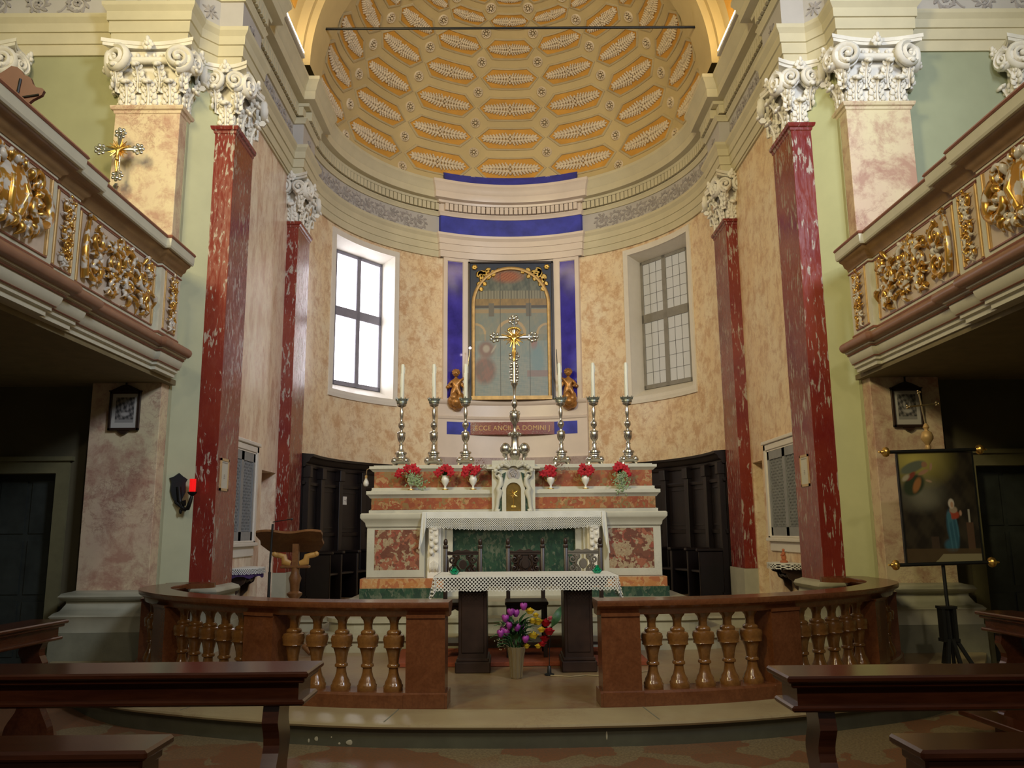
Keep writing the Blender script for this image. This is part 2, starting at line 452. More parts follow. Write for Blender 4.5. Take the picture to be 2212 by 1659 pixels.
# ---- walls on both sides
def mir(s, pts): return [(s*x, y) for x, y in pts]
WX = 3.78
for s, nm in ((-1, 'left'), (1, 'right')):
    # presbytery side wall with the doorway recess
    b = MB()
    def wb(y0, y1, z0, z1, x0=WX, x1=WX+.5): b.box(min(s*x0, s*x1), max(s*x0, s*x1), y0, y1, z0, z1)
    dy0 = 12.26 if s < 0 else 12.50
    wb(9.8, dy0, 0, 7.46); wb(dy0, 13.0, 2.42 if s < 0 else 2.52, 7.46); wb(13.0, 14.0, 0, 7.46)
    b.build('wall_presbytery_'+nm, M['pinkwall'] if s < 0 else M['peach'], kind='structure')
    b = MB(); b.box(min(s*4.05, s*4.3), max(s*4.05, s*4.3), 12.2, 13.02, .0, 2.5)
    o = b.build('wall_recess_'+nm, plain('ochre_recess', (.50, .37, .18), .8), kind='structure')
    if s > 0:
        n = MB(); n.prism([(x, z) for x, z in [(-.16, 1.3), (.16, 1.3), (.16, 1.68)]+[(.16*cos(a), 1.68+.16*sin(a)) for a in [R(t) for t in range(15, 180, 15)]]+[(-.16, 1.68)]], -.02, .0, M=T(4.05, 12.62, 0) @ rotz(R(-90)))
        n.build('wall_niche', M['doorwood'], kind='structure')
    # upper wall (nave side, facing the camera) and chamfer
    b = MB()
    path = [(-7.2, 9.47), (-4.9, 9.47), (-4.9, 9.47)]
    b.box(min(s*4.07, s*4.86), max(s*4.07, s*4.86), 9.45, 10.2, 0, 10.5); b.box(min(s*4.86, s*5.15), max(s*4.86, s*5.15), 9.47, 10.2, 3.24, 10.5)
    if True:
        b.box(min(s*5.15, s*7.6), max(s*5.15, s*7.6), 9.47, 9.9, 3.24, 12)
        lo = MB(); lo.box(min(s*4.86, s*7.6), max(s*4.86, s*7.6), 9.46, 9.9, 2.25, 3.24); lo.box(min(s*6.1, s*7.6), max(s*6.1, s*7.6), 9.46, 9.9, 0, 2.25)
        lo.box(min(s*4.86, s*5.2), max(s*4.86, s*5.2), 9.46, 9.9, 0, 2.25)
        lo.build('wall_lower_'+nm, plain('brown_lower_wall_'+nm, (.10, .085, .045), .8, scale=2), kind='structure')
    b.build('wall_nave_'+nm, plain('olive_plaster_'+nm, (.36, .36, .20) if s < 0 else (.34, .37, .24), .85, var=.08, scale=1.2), kind='structure')
    # green chamfer between the marble pier and the red pilaster
    b = MB(); cp = mir(-s, [(-4.30, 9.452), (-4.062, 9.452), (-4.062, 9.52), (-3.80, 9.80), (-3.78, 9.95), (-4.3, 10.3)])
    b.slab(cp, 0, 10.5); b.build('wall_chamfer_'+nm, plain('green_plaster_'+nm, (.47, .48, .31) if s < 0 else (.50, .51, .27), .85, var=.08, scale=1.5, bump=.1), kind='structure')
    # side wall of the nave under and above the gallery
    MB().box(min(s*7.1, s*7.5), max(s*7.1, s*7.5), -5, 9.5, 0, 10).build('wall_aisle_'+nm, M['plaster'], kind='structure')
    # doorway
    d = MB(); d.box(min(s*5.28, s*6.05), max(s*5.28, s*6.05), 9.60, 9.66, 0, 2.2)
    for k in range(2):
        for q in range(3): d.box(s*5.66-.33+k*.36, s*5.66-.33+k*.36+.30, 9.585, 9.60, .15+q*.68, .75+q*.68)
    d.build('door_%d' % (1 if s < 0 else 2), M['doorwood'], kind='structure')
    fr = MB()
    for x0, x1, z0, z1 in ((5.14, 5.29, 0, 2.33), (6.03, 6.18, 0, 2.33), (5.29, 6.03, 2.19, 2.33)):
        fr.box(min(s*x0, s*x1), max(s*x0, s*x1), 9.43, 9.62, z0, z1)
    fr.box(min(s*5.1, s*6.22), max(s*5.1, s*6.22), 9.40, 9.5, 2.33, 2.38)
    fr.build('trim_%d' % (8 if s < 0 else 9), plain('door_stone_%d' % (s+1), (.16, .145, .07), .7), kind='structure')

# ---- apse wall (cylinder with the two window openings)
RW = 3.7
angs = [-91+ i*1.0 for i in range(0, 183)]
WA = (42.3, 68.8); WZ = (4.18, 7.25)
angs = sorted(set(angs+[-WA[1], -WA[0], WA[0], WA[1]])); zs = [0, 1, 2, 3, WZ[0], 5.2, 6.2, WZ[1], 7.46]
b = MB(); vs = []; fs = []
for z in zs:
    for a in angs: vs.append((*arcp(RW, a), z))
na = len(angs)
for j in range(len(zs)-1):
    for i in range(na-1):
        am = abs((angs[i]+angs[i+1])/2); zm = (zs[j]+zs[j+1])/2
        if WA[0] < am < WA[1] and WZ[0] < zm < WZ[1]: continue
        fs.append((j*na+i, j*na+i+1, (j+1)*na+i+1, (j+1)*na+i))
b.add(vs, fs).build('wall_apse', M['peach'], kind='structure', smooth=30)

def window(s, idx, label):
    # splayed reveal from the opening on the curved wall to the flat sash
    GA = [(-3.62*-1, 15.92), (2.79, 16.97)]        # sash ends (outer, inner) for the right side
    G = [(s*3.60, 15.90), (s*2.80, 16.95)]; gz = (4.38, 7.16)
    n = 14; b = MB()
    outer = lambda t: arcp(RW, s*(WA[1]+(WA[0]-WA[1])*t))
    inner = lambda t: (G[0][0]+(G[1][0]-G[0][0])*t, G[0][1]+(G[1][1]-G[0][1])*t)
    for (z0, z1) in ((WZ[0], gz[0]), (WZ[1], gz[1])):
        b.grid(lambda u, v: ((*outer(u), z0) if v < .5 else (*inner(u), z1)), n, 1)
    for t in (0, 1):
        b.add([(*outer(t), WZ[0]), (*outer(t), WZ[1]), (*inner(t), gz[1]), (*inner(t), gz[0])], [(0, 1, 2, 3)])
    # flat band around the opening
    bw = 1.75; bz = .12
    def ring(a0, a1, z0, z1):
        pr = [(0, z0), (.03, z0), (.035, (z0+z1)/2), (.03, z1), (0, z1)]
        b.sweep([arcp(RW, s*(a0+(a1-a0)*k/8)) for k in range(9)] if s < 0 else [arcp(RW, s*(a0+(a1-a0)*k/8)) for k in range(8, -1, -1)], pr)
    if s < 0:
        ring(WA[1]+bw, WA[1], WZ[0]-bz, WZ[1]+bz); ring(WA[0], WA[0]-bw, WZ[0]-bz, WZ[1]+bz)
        ring(WA[1]+bw, WA[0]-bw, WZ[0]-bz-.02, WZ[0]); ring(WA[1]+bw, WA[0]-bw, WZ[1], WZ[1]+bz)
    else:
        ring(WA[1]+bw, WA[1], WZ[0]-bz, WZ[1]+bz); ring(WA[0], WA[0]-bw, WZ[0]-bz, WZ[1]+bz)
        ring(WA[1]+bw, WA[0]-bw, WZ[0]-bz-.02, WZ[0]); ring(WA[1]+bw, WA[0]-bw, WZ[1], WZ[1]+bz)
    w = b.build('window_%d' % idx, M['whitewood'], kind='structure')
    # sash in its own frame: local x along sash
    dx, dy = G[1][0]-G[0][0], G[1][1]-G[0][1]; L = sqrt(dx*dx+dy*dy); ang = atan2(dy, dx)
    Q = T(G[0][0], G[0][1], 0) @ rotz(ang)          # local +y or -y is outside
    out = 1 if s < 0 else -1                        # outward side in local y
    fr = MB(); f = .068
    for x0, x1, z0, z1 in ((0, f, *gz), (L-f, L, *gz), (0, L, gz[0], gz[0]+f*1.3), (0, L, gz[1]-f, gz[1]), (L/2-f*.8, L/2+f*.8, *gz), (0, L, 5.80, 5.99)):
        fr.box(x0, x1, -.03, .03, z0, z1, M=Q, bev=.006)
    fr.build('frame', plain('window_frame_%d' % idx, (.22, .21, .25) if s < 0 else (.26, .245, .22), .6), w)
    pm = M['winbright'] if s < 0 else M['windim']
    for x0, x1 in ((f, L/2-f*.7), (L/2+f*.7, L-f)):
        for z0, z1 in ((gz[0]+f, 5.84), (5.96, gz[1]-f)):
            p = MB(); p.box(x0, x1, -.006, .006, z0, z1, M=Q); p.build('pane', pm, w)
    if s > 0:
        lead = MB()
        for x0, x1 in ((f, L/2-f*.7), (L/2+f*.7, L-f)):
            for k in (1, 2): lead.box(x0+(x1-x0)*k/3-.003, x0+(x1-x0)*k/3+.003, -.012, .012, gz[0]+.05, gz[1]-.05, M=Q)
        for z0, z1 in ((gz[0]+f, 5.84), (5.96, gz[1]-f)):
            for k in range(1, 5): lead.box(f, L-f, -.012, .012, z0+(z1-z0)*k/5-.003, z0+(z1-z0)*k/5+.003, M=Q)
        lead.build('leading', plain('lead_strip', (.10, .095, .09), .6), w)
    return w
window(-1, 1, ''); window(1, 2, '')

# ---- entablature
def apse_arc(a0, a1, r, n): return [arcp(r, a0+(a1-a0)*k/n) for k in range(n+1)]
LP = [(-7.1, 9.47), (-4.93, 9.47), (-4.93, 9.23), (-4.05, 9.23), (-4.05, 9.53), (-3.85, 9.76), (-3.56, 9.76), (-3.56, 10.5), (-3.76, 10.5), (-3.76, 13.05), (-3.58, 13.05), (-3.58, 13.82), (-3.70, 13.82)] + apse_arc(-90, -25.6, RW-.01, 40)
CP = [arcp(RW-.01, -25.5)]+apse_arc(-25.3, 25.3, 3.60, 24)+[arcp(RW-.01, 25.5)]
arch = [(0, 7.44), (.03, 7.44), (.035, 7.58), (.055, 7.585), (.06, 7.73), (.08, 7.735), (.085, 7.85), (.10, 7.87), (.13, 7.91), (.135, 7.96), (0, 7.97)]
friz = [(.02, 7.95), (.02, 8.39)]
corn = [(.0, 8.38), (.05, 8.38), (.06, 8.42), (.09, 8.46), (.09, 8.475), (.03, 8.48), (.03, 8.655), (.12, 8.66), (.13, 8.71), (.25, 8.72), (.255, 8.74), (.26, 8.86), (.275, 8.88), (.29, 8.95), (.325, 9.02), (.34, 9.04), (.34, 9.10), (.0, 9.2)]
def dentils(b, path, sx=1, sp_=.108, w=.080):
    for i in range(len(path)-1):
        pass
    acc = 0
    P = [Vector((p[0], p[1])) for p in path]
    seg = [(P[i], P[i+1]) for i in range(len(P)-1)]
    d0 = .07
    for a, c in seg:
        L = (c-a).length
        if L < 1e-6: continue
        t = (c-a)/L; nrm = Vector((t.y, -t.x))
        while d0 < L:
            p = a+t*d0
            vs = []
            for z in (8.49, 8.645):
                for u, q in ((-w/2, .02), (w/2, .02), (w/2, .135), (-w/2, .135)):
                    r_ = p+t*u+nrm*q; vs.append((r_.x*sx, r_.y, z))
            b.add(vs, [(0, 3, 2, 1), (4, 5, 6, 7), (0, 1, 5, 4), (1, 2, 6, 5), (2, 3, 7, 6), (3, 0, 4, 7)])
            d0 += sp_
        d0 -= L
for s, i in ((1, 10), (-1, 13)):
    MB().sweep(LP, arch, sx=s).build('trim_%d' % i, M['stucco'], kind='structure', smooth=25)
    MB().sweep(LP, friz, sx=s, caps=False).build('trim_%d' % (i+1), M['frieze'], kind='structure', smooth=25)
    b = MB(); b.sweep(LP, corn, sx=s); dentils(b, LP, s); b.build('trim_%d' % (i+2), M['stucco'], kind='structure', smooth=25)
MB().sweep(CP, arch).build('trim_16', M['surround'], kind='structure', smooth=25)
MB().sweep(CP, friz, caps=False).build('trim_17', M['bluematt'], kind='structure', smooth=25)
b = MB(); b.sweep(CP, corn); dentils(b, CP); b.build('trim_18', M['surround'], kind='structure', smooth=25)
# sloping blue cap above the centre of the cornice
MB().sweep(apse_arc(-25.3, 25.3, 3.60, 24), [(.30, 9.09), (.12, 9.36), (-.1, 9.40)]).build('trim_19', M['bluematt'], kind='structure', smooth=25)

# ---- painted scroll frieze (thin relief on the frieze band)
def path_map(path, sx, d=.02):
    P = [Vector((p[0], p[1])) for p in path]; S = [0]
    for i in range(1, len(P)): S.append(S[-1]+(P[i]-P[i-1]).length)
    def f(s_, z, h):
        s_ = max(0, min(S[-1]-1e-6, s_))
        i = 0
        while S[i+1] < s_: i += 1
        t = (P[i+1]-P[i]); t = t/max(t.length, 1e-9); q = P[i]+t*(s_-S[i])+Vector((t.y, -t.x))*(d+h)
        return (q.x*sx, q.y, z)
    return f, S[-1], S
def spiral(cx, cz, r0, turns, a0, dr, n=22, r1=.15):
    out = []
    for k in range(n+1):
        t = k/n; r = r0*(1-(1-r1)*t); a = a0+dr*turns*2*pi*t
        out.append((cx+r*cos(a), cz+r*sin(a)))
    return out
def ribbon(b, f, pts, w, h=.012):
    """raised ribbon following 2D pts, through map f(s,z,h)"""
    n = len(pts); vs = []; fs = []
    for i, p in enumerate(pts):
        a = pts[max(i-1, 0)]; c = pts[min(i+1, n-1)]
        tx, tz = c[0]-a[0], c[1]-a[1]; l = max(sqrt(tx*tx+tz*tz), 1e-9); nx, nz = -tz/l, tx/l
        ww = w*(1-.55*i/n) if not hasattr(w, '__call__') else w(i/n)
        vs += [f(p[0]+nx*ww, p[1]+nz*ww, -.004), f(p[0]+nx*ww*.5, p[1]+nz*ww*.5, h), f(p[0]-nx*ww*.5, p[1]-nz*ww*.5, h), f(p[0]-nx*ww, p[1]-nz*ww, -.004)]
    for i in range(n-1):
        for k in range(3): fs.append((i*4+k, i*4+k+1, (i+1)*4+k+1, (i+1)*4+k))
    b.add(vs, fs)
def leafstroke(b, f, x, z, a, l, w, h=.014):
    pts = [(x+cos(a)*l*t, z+sin(a)*l*t+.12*l*sin(t*pi)) for t in (0, .25, .5, .75, 1)]
    ribbon(b, f, pts, lambda t: w*(.25+sin(min(1, t*1.1+.08)*pi)), h)
def scrollband(b, f, s0, s1, zc, hh, step=.42, rr=rnd):
    x = s0+step/2; k = 0
    while x < s1-step/3:
        d = 1 if k % 2 else -1
        ribbon(b, f, spiral(x, zc, hh*.80, 1.45, R(200 if d > 0 else 160), -d), .026)
        ribbon(b, f, [(x-step*.5+step*t*.5, zc+d*hh*.7*cos(t*pi)) for t in [q/6 for q in range(7)]], .02)
        for q in range(9):
            a = R(q*40+k*17); leafstroke(b, f, x+cos(a)*hh*.55, zc+sin(a)*hh*.55, a+d*.8, hh*.45, .026)
        for q in range(5):
            a = R(q*72); leafstroke(b, f, x, zc, a, hh*.3, .024)
        x += step; k += 1
for s in (1, -1):
    f, L, S = path_map(LP, s)
    b = MB()
    scrollband(b, f, S[12]+.25, S[-1]-.22, 8.17, .19, .34)
    scrollband(b, f, S[8]+.1, S[9]-.1, 8.17, .18, .34)
    scrollband(b, f, .3, S[1]-.1, 8.17, .17, .5)
    scrollband(b, f, S[2]+.12, S[3]-.1, 8.17, .15, .34)
    for a_, c_ in ((4, 5), (6, 7), (10, 11)):
        m_ = (S[a_]+S[c_])/2; z = 8.17
        for q in range(8): leafstroke(b, f, m_, z, R(q*45+22), .12 if q % 2 else .09, .02)
    b.build('trim_%d' % (20 if s > 0 else 21), M['relief'], kind='structure', smooth=40)

# ---- semi-dome with coffers
DZ = 9.2; DR = 3.5
def sph(az, el, r=DR):                           # az from axis
    return (r*cos(R(el))*sin(R(az)), AY+r*cos(R(el))*cos(R(az)), DZ+r*sin(R(el)))
b = MB(); b.grid(lambda u, v: sph(-91+182*u, -3+93*v), 72, 40)
b.grid(lambda u, v: (DR*cos(pi*u), 13.35+.62*v, DZ+DR*sin(pi*u)), 48, 1)
for s in (-1, 1): b.box(min(s*3.5, s*3.75), max(s*3.5, s*3.75), 13.3, 14.1, 8.9, 9.22)
ceiling = b.build('ceiling', M['domecream'], kind='structure', smooth=50)
def place(me, name, mat4, parent):
    o = bpy.data.objects.new(name, me); COL.objects.link(o); o.parent = parent; o.matrix_local = mat4; return o
D0 = T(0, AY, DZ)
def hexpts(w, h, cut=.30):
    return [(-w, 0), (-w*(1-cut*1.15), h), (w*(1-cut*1.15), h), (w, 0), (w*(1-cut*1.15), -h), (-w*(1-cut*1.15), -h)]
def sphl(az, el, r): return (r*cos(R(el))*sin(R(az)), r*cos(R(el))*cos(R(az)), r*sin(R(el)))
def hexband(b, c_el, w, h, w2, h2, ra, rb):
    A = hexpts(w, h); B = hexpts(w2, h2); n = 6; sub = 6
    for i in range(n):
        for k in range(sub):
            q = []
            for (Pp, r_) in ((A, ra), (B, rb)):
                for t in (k/sub, (k+1)/sub):
                    x = Pp[i][0]+(Pp[(i+1) % n][0]-Pp[i][0])*t; y = Pp[i][1]+(Pp[(i+1) % n][1]-Pp[i][1])*t
                    q.append(sphl(x, c_el+y, r_))
            b.add([q[0], q[1], q[3], q[2]], [(0, 1, 2, 3)])
rows = [(6.0, 3.8), (17.2, 3.4), (27.8, 3.5), (38.3, 3.1), (48.5, 3.0), (58.2, 2.3), (66.3, 2.0), (74, 1.8)]
cof_mats = []
for ri, (el, hh) in enumerate(rows):
    w = 12.6
    b = MB()
    # border: raised rim then bevel down to the panel
    hexband(b, el, w+1.15, hh+.8, w+.95, hh+.68, DR+.002, DR-.018)
    hexband(b, el, w+.95, hh+.68, w+.2, hh+.15, DR-.018, DR-.026)
    hexband(b, el, w+.2, hh+.15, w, hh, DR-.026, DR+.0)
    b.cur = 1
    H = hexpts(w, hh)
    nseg = 10
    def hx(u, v):
        y = -hh+2*hh*v; lim = w*(1-.345*abs(y)/hh); return sphl(-lim+2*lim*u, el+y, DR-.004)
    b.grid(hx, nseg, 4)
    cm = b.build('coffer', [M['domeframe'], M['ochre']], ceiling, smooth=30); cm.matrix_local = D0
    # leaf ornament
    g = MB()
    def cmap(x, y, h): return sphl(x, el+y, DR-.012-h)
    sc = 1
    ce = cos(R(el))
    for sgn in (-1, 1):
        for k in range(8):
            x = sgn*(1.1+k*1.22); amp = hh*(.50-.04*k)
            for up in (-1, 1):
                for q, (dx, fy, rx, rz) in enumerate(((0, .42, .038, .034), (.30, .85, .026, .028), (.65, 1.2, .016, .020))):
                    g.ball(sphl(x+sgn*dx, el+up*amp*fy, DR-.026+.004*q), (rx*ce+.006, .026, rz*hh/3.4+.004), 7, 4)
            g.ball(sphl(x, el, DR-.03), (.03*ce, .03, .018), 6, 4)
        g.ball(sphl(sgn*10.6, el, DR-.02), (.045*ce, .02, .024), 6, 4)
    for k in range(6):
        a = R(k*60+30); g.ball(sphl(.9*cos(a), el+hh*.42*sin(a), DR-.03), (.036*ce, .034, .036*hh/3.4), 7, 5)
    g.ball(sphl(0, el, DR-.04), (.03, .034, .03), 6, 5)
    og = g.build('leaf_ornament', M['domeleaf'], cm, smooth=60)
    for az in (-112, -84, -56, -28, 28, 56, 84, 112) if el < 60 else (-84, -56, -28, 28, 56, 84):
        if abs(az) > 100: continue
        c = cm.copy(); COL.objects.link(c); c.matrix_local = D0 @ rotz(R(-az))
        q = og.copy(); COL.objects.link(q); q.parent = c
g = MB()
g.lathe([(.098, 0), (.096, .012), (.082, .03), (.066, .012), (.05, .008)], 18, caps=False)
g.cur = 1; g.lathe([(.085, .012), (.066, .013), (.03, .013)], 16, caps=False); g.cur = 0; g.ball((0, 0, .03), (.026, .026, .022), 8, 5)
for k in range(8): g.ball((.052*cos(k*pi/4), .052*sin(k*pi/4), .02), (.018, .018, .018), 6, 4)
ros = g.build('rosette', [M['domeleaf'], M['rosshade']], ceiling, smooth=50)
first = True
for el in (.9, 11.8, 22.4, 33.2, 43.6, 53.6, 62.5, 70.5):
    for az in (-70, -42, -14, 14, 42, 70):
        p = Vector(sph(az, el, DR-.002)); nrm = (Vector((0, AY, DZ))-p).normalized()
        q = nrm.to_track_quat('Z', 'Y').to_matrix().to_4x4()
        o = ros if first else ros.copy()
        if not first: COL.objects.link(o)
        first = False; o.parent = ceiling; o.matrix_local = Matrix.Translation(p) @ q @ Matrix.Scale(1.18, 4)

# worn chips on the riser of the front step
_f, _L, _S = path_map(front, 1, .004)
b = MB(); _mid = _L/2
for dx, z, a, c in ((-1.47, .045, .018, .016), (-1.53, .03, .008, .014), (-1.22, .03, .034, .018), (-1.30, .02, .010, .008), (-1.36, .06, .006, .006), (.56, .075, .007, .03)):
    b.ball(_f(_mid+dx*1.02, z, 0), (a, .003, c), 9, 5)
b.build('trim_23', M['altarstep'], kind='structure')
# ---- chancel arch and vault in front of the semi-dome
b = MB()
RA = 3.37
b.grid(lambda u, v: (RA*cos(pi*u), 12.55+.8*v, DZ+RA*sin(pi*u)), 64, 1)
b.grid(lambda u, v: ((RA+.5*v)*cos(pi*u), 13.35, DZ+(RA+.5*v)*sin(pi*u)), 64, 1)
b.grid(lambda u, v: ((RA+.12*v)*cos(pi*u), 12.55, DZ+(RA+.12*v)*sin(pi*u)), 64, 1)
b.grid(lambda u, v: ((RA+.12)*cos(pi*u), 12.45+.1*v, DZ+(RA+.12)*sin(pi*u)), 64, 1)
b.grid(lambda u, v: ((RA+.12+.15*v)*cos(pi*u), 12.45, DZ+(RA+.12+.15*v)*sin(pi*u)), 64, 1)
b.build('ceiling_arch', M['domecream'], kind='structure', smooth=40)
b = MB(); RV = 3.64
b.grid(lambda u, v: (RV*cos(pi*u), 9.6+2.86*v, DZ+RV*sin(pi*u)), 64, 1)
vault = b.build('ceiling_vault', M['domecream'], kind='structure', smooth=40)
pm = MB()
for k in range(7):
    a0 = R(10+k*25-8); 
    for y0 in (10.0, 11.2):
        for q in range(6):
            a = a0+R(16)*q/6; a2 = a0+R(16)*(q+1)/6; r_ = RV-.015
            pm.add([(r_*cos(a), y0, DZ+r_*sin(a)), (r_*cos(a2), y0, DZ+r_*sin(a2)), (r_*cos(a2), y0+.95, DZ+r_*sin(a2)), (r_*cos(a), y0+.95, DZ+r_*sin(a))], [(0, 1, 2, 3)])
pm.build('ceiling_panel', M['ochre'], vault)
# ---- nave triumphal wall above the entablature (closes the space above the gallery)
for s in (-1, 1):
    MB().box(min(s*3.7, s*7.6), max(s*3.7, s*7.6), 9.6, 9.9, 9.1, 14).build('wall_attic_%s' % ('left' if s < 0 else 'right'), M['stucco'], kind='structure')
# back cover beyond the presbytery walls so no outside light leaks in
for s in (-1, 1):
    MB().box(min(s*3.75, s*4.4), max(s*3.75, s*4.4), 9.9, 14.2, 7.4, 14).build('wall_upper_%s' % ('left' if s < 0 else 'right'), M['stucco'], kind='structure')

# ================================================================== PILASTERS
def leaf_mesh(b, w, h, Q, curl=.07, lobes=5):
    """acanthus leaf: body sheet, midrib, three pairs of lobes and a rolled tip"""
    def outz(v): return curl*(.22+.95*max(0, v-.4)**1.5*1.9)
    def f(u, v):
        x = (u-.5)*2; wx = w*.30*x*(.75+.5*sin(v*pi)); return (wx, -outz(v)+.25*curl*abs(x), h*v*.93)
    b.grid(f, 4, 6, M=Q)
    b.tube([(0, -outz(v)-.008, h*v*.93) for v in (0, .25, .5, .75, 1)], [w*.07, w*.06, w*.055, w*.05, w*.06], 5, M=Q)
    for k, v in enumerate((.16, .40, .64, .84)):
        for e in (-1, 1):
            b.ball((e*w*(.29-.03*k), -outz(v)+.006, h*(v+.04)), (w*(.145-.012*k), .020, h*.125), 6, 4, M=Q, rot=Matrix.Rotation(R(e*28), 4, 'Y'))
            if k < 3: b.ball((e*w*.14, -outz(v)-.012, h*(v+.10)), (w*.06, .014, h*.10), 5, 4, M=Q, rot=Matrix.Rotation(R(e*12), 4, 'Y'))
    b.ball((0, -outz(1)-.018, h*.93), (w*.30, .034, h*.085), 8, 5, M=Q)
    b.ball((0, -outz(1)-.045, h*.86), (w*.17, .022, h*.075), 7, 5, M=Q)
def volute(b, Q, r=.11, w=.045, s=1):
    pts = []; rad = []
    for k in range(34):
        t = k/33; a = s*(R(95)-t*2*pi*2.15); rr = r*(1-t)**.85+.008
        pts.append((rr*cos(a), -.02-.05*t, rr*sin(a))); rad.append(.030*(1-t*.45)*(r/.11))
    b.tube(pts, rad, 6, M=Q, up=(0, 1, 0), flat=1.3)
    b.ball((0, -.06, 0), .022*(r/.11), 8, 6, M=Q)
    # body behind the spiral
    b.lathe([(r*.93, 0), (r*.93, .03), (r*.6, .035)], 18, M=Q @ T(0, .06, 0) @ Matrix.Rotation(R(90), 4, 'X'))
def make_capital(b, x0, x1, y0, y1, z0, z1, nf, ns, sides):
    """box footprint; front faces -y; sides: which of x0/x1 faces are exposed"""
    H = z1-z0
    b.box(x0+.025, x1-.025, y0+.025, y1, z0, z1-.08)
    faces = [(((x0, y0), (x1, y0)), nf, 0)]
    if 'L' in sides: faces.append((((x0, y1), (x0, y0)), ns, -90))
    if 'R' in sides: faces.append((((x1, y0), (x1, y1)), ns, 90))
    for (a, c), n, ang in faces:
        L = sqrt((c[0]-a[0])**2+(c[1]-a[1])**2); Q = T(a[0], a[1], 0) @ rotz(atan2(c[1]-a[1], c[0]-a[0]))
        lw = L/n
        for k in range(n): leaf_mesh(b, lw*.98, H*.38, Q @ T((k+.5)*lw, .01, z0), .085)
        m2 = n+1
        for k in range(m2):
            leaf_mesh(b, lw*.80, H*.40, Q @ T(L*k/n if n else 0, .0, z0+H*.22), .125)
        # echinus roll and beads
        b.tube([(0, -.06, z0+H*.70), (L, -.06, z0+H*.70)], .045, 8, M=Q)
        b.box(0, L, -.03, 0, z0+H*.74, z0+H*.86, M=Q)
        for k in range(max(3, int(L/.09))):
            b.ball((L*(k+.5)/max(3, int(L/.09)), -.05, z0+H*.79), (.022, .025, .03), 6, 5, M=Q)
        # volutes near both ends
        for t, sg in ((.03, 1), (.97, -1)):
            if ang == -90 and t < .5: pass
            volute(b, Q @ T(L*t, -.09, z0+H*.70) @ rotz(R(-16*sg)), min(.155, L*.24+.055), s=sg)
        # fleuron
        for k in range(6):
            a_ = R(k*60); b.ball((L/2+.045*cos(a_), -.14, z0+H*.90+.045*sin(a_)), (.032, .02, .032), 6, 5, M=Q)
        b.ball((L/2, -.16, z0+H*.90), .03, 6, 5, M=Q)
        b.ball((L/2, -.15, z0+H*.98), (.03, .03, .045), 6, 5, M=Q)
    # concave abacus
    n = 12; poly = []
    e = .15
    X0 = x0-(e if 'L' in sides else 0); X1 = x1+(e if 'R' in sides else 0); Y0 = y0-e
    for k in range(n+1): t = k/n; poly.append((X0+(X1-X0)*t, Y0+.10*sin(t*pi)))
    if 'R' in sides:
        for k in range(1, n+1): t = k/n; poly.append((X1-.10*sin(t*pi*.9), Y0+(y1-Y0)*t))
    else: poly.append((X1, y1))
    if 'L' in sides:
        for k in range(n): t = 1-k/n; poly.append((X0+.10*sin(t*pi*.9), Y0+(y1-Y0)*t))
    else: poly.append((X0, y1))
    b.slab(poly, z1-.09, z1-.05); b.slab([((p[0]-(X0+X1)/2)*1.03+(X0+X1)/2, (p[1]-y1)*1.03+y1) for p in poly], z1-.05, z1)

def ring_path(x0, x1, y0, y1): return [(x0, y1), (x0, y0), (x1, y0), (x1, y1)]
def pil(name, s, x0, x1, y0, y1, mat, label, stone, stone2, nf, ns, zb=.88, floor=.171, molded=True, cat='pilaster', wide=.0, capz=7.46, leafm=None):
    # built for the left side (room towards +x), mirrored with s
    t = thing(name, label, cat)
    t.location = ((x0+x1)/2*(1 if s < 0 else -1), (y0+y1)/2, floor)
    loc = Vector(t.location); k = 1 if s < 0 else -1
    def fin(b, nm, mt, **kw):
        b.v = [(p[0]*k-loc.x, p[1]-loc.y, p[2]-loc.z) for p in b.v]
        return b.build(nm, mt, t, **kw)
    zt = 6.60
    b = MB(); b.box(x0, x1, y0, y1, zb, zt, bev=.004); fin(b, 'shaft', mat)
    # travel so that the room is on the right-hand side: along +x on the front, +y on the inner side
    pth = ring_path(x0, x1, y0, y1)
    b = MB(); b.sweep(pth, [(0, zt-.07), (.012, zt-.06), (.018, zt-.03), (.04, zt-.02), (.05, zt+.01), (.05, zt+.025), (0, zt+.03)])
    fin(b, 'necking', mat)
    b = MB(); make_capital(b, x0, x1, y0, y1, zt+.02, capz, nf, ns, 'LR'); fin(b, 'capital', M['capital'], smooth=60)
    if molded:
        b = MB(); g = wide
        b.sweep(pth, [(0, zb+.01), (.03, zb), (.09+g*.4, zb-.015), (.115+g*.4, zb-.05), (.09+g*.4, zb-.09), (.05+g*.4, zb-.10), (.05+g*.4, zb-.13), (.075+g, zb-.20), (.12+g, zb-.22), (.15+g, zb-.255), (.12+g, zb-.30), (.12+g, zb-.42), (0, zb-.42)])
        fin(b, 'base_moulding', stone, smooth=50)
        b = MB(); b.sweep(pth, [(0, zb-.42), (.135+g, zb-.42), (.14+g, floor), (0, floor)]); fin(b, 'plinth', stone2)
    else:
        b = MB(); b.sweep(pth, [(0, zb), (.03, zb), (.03, floor), (0, floor)]); fin(b, 'plinth', stone)
    return t
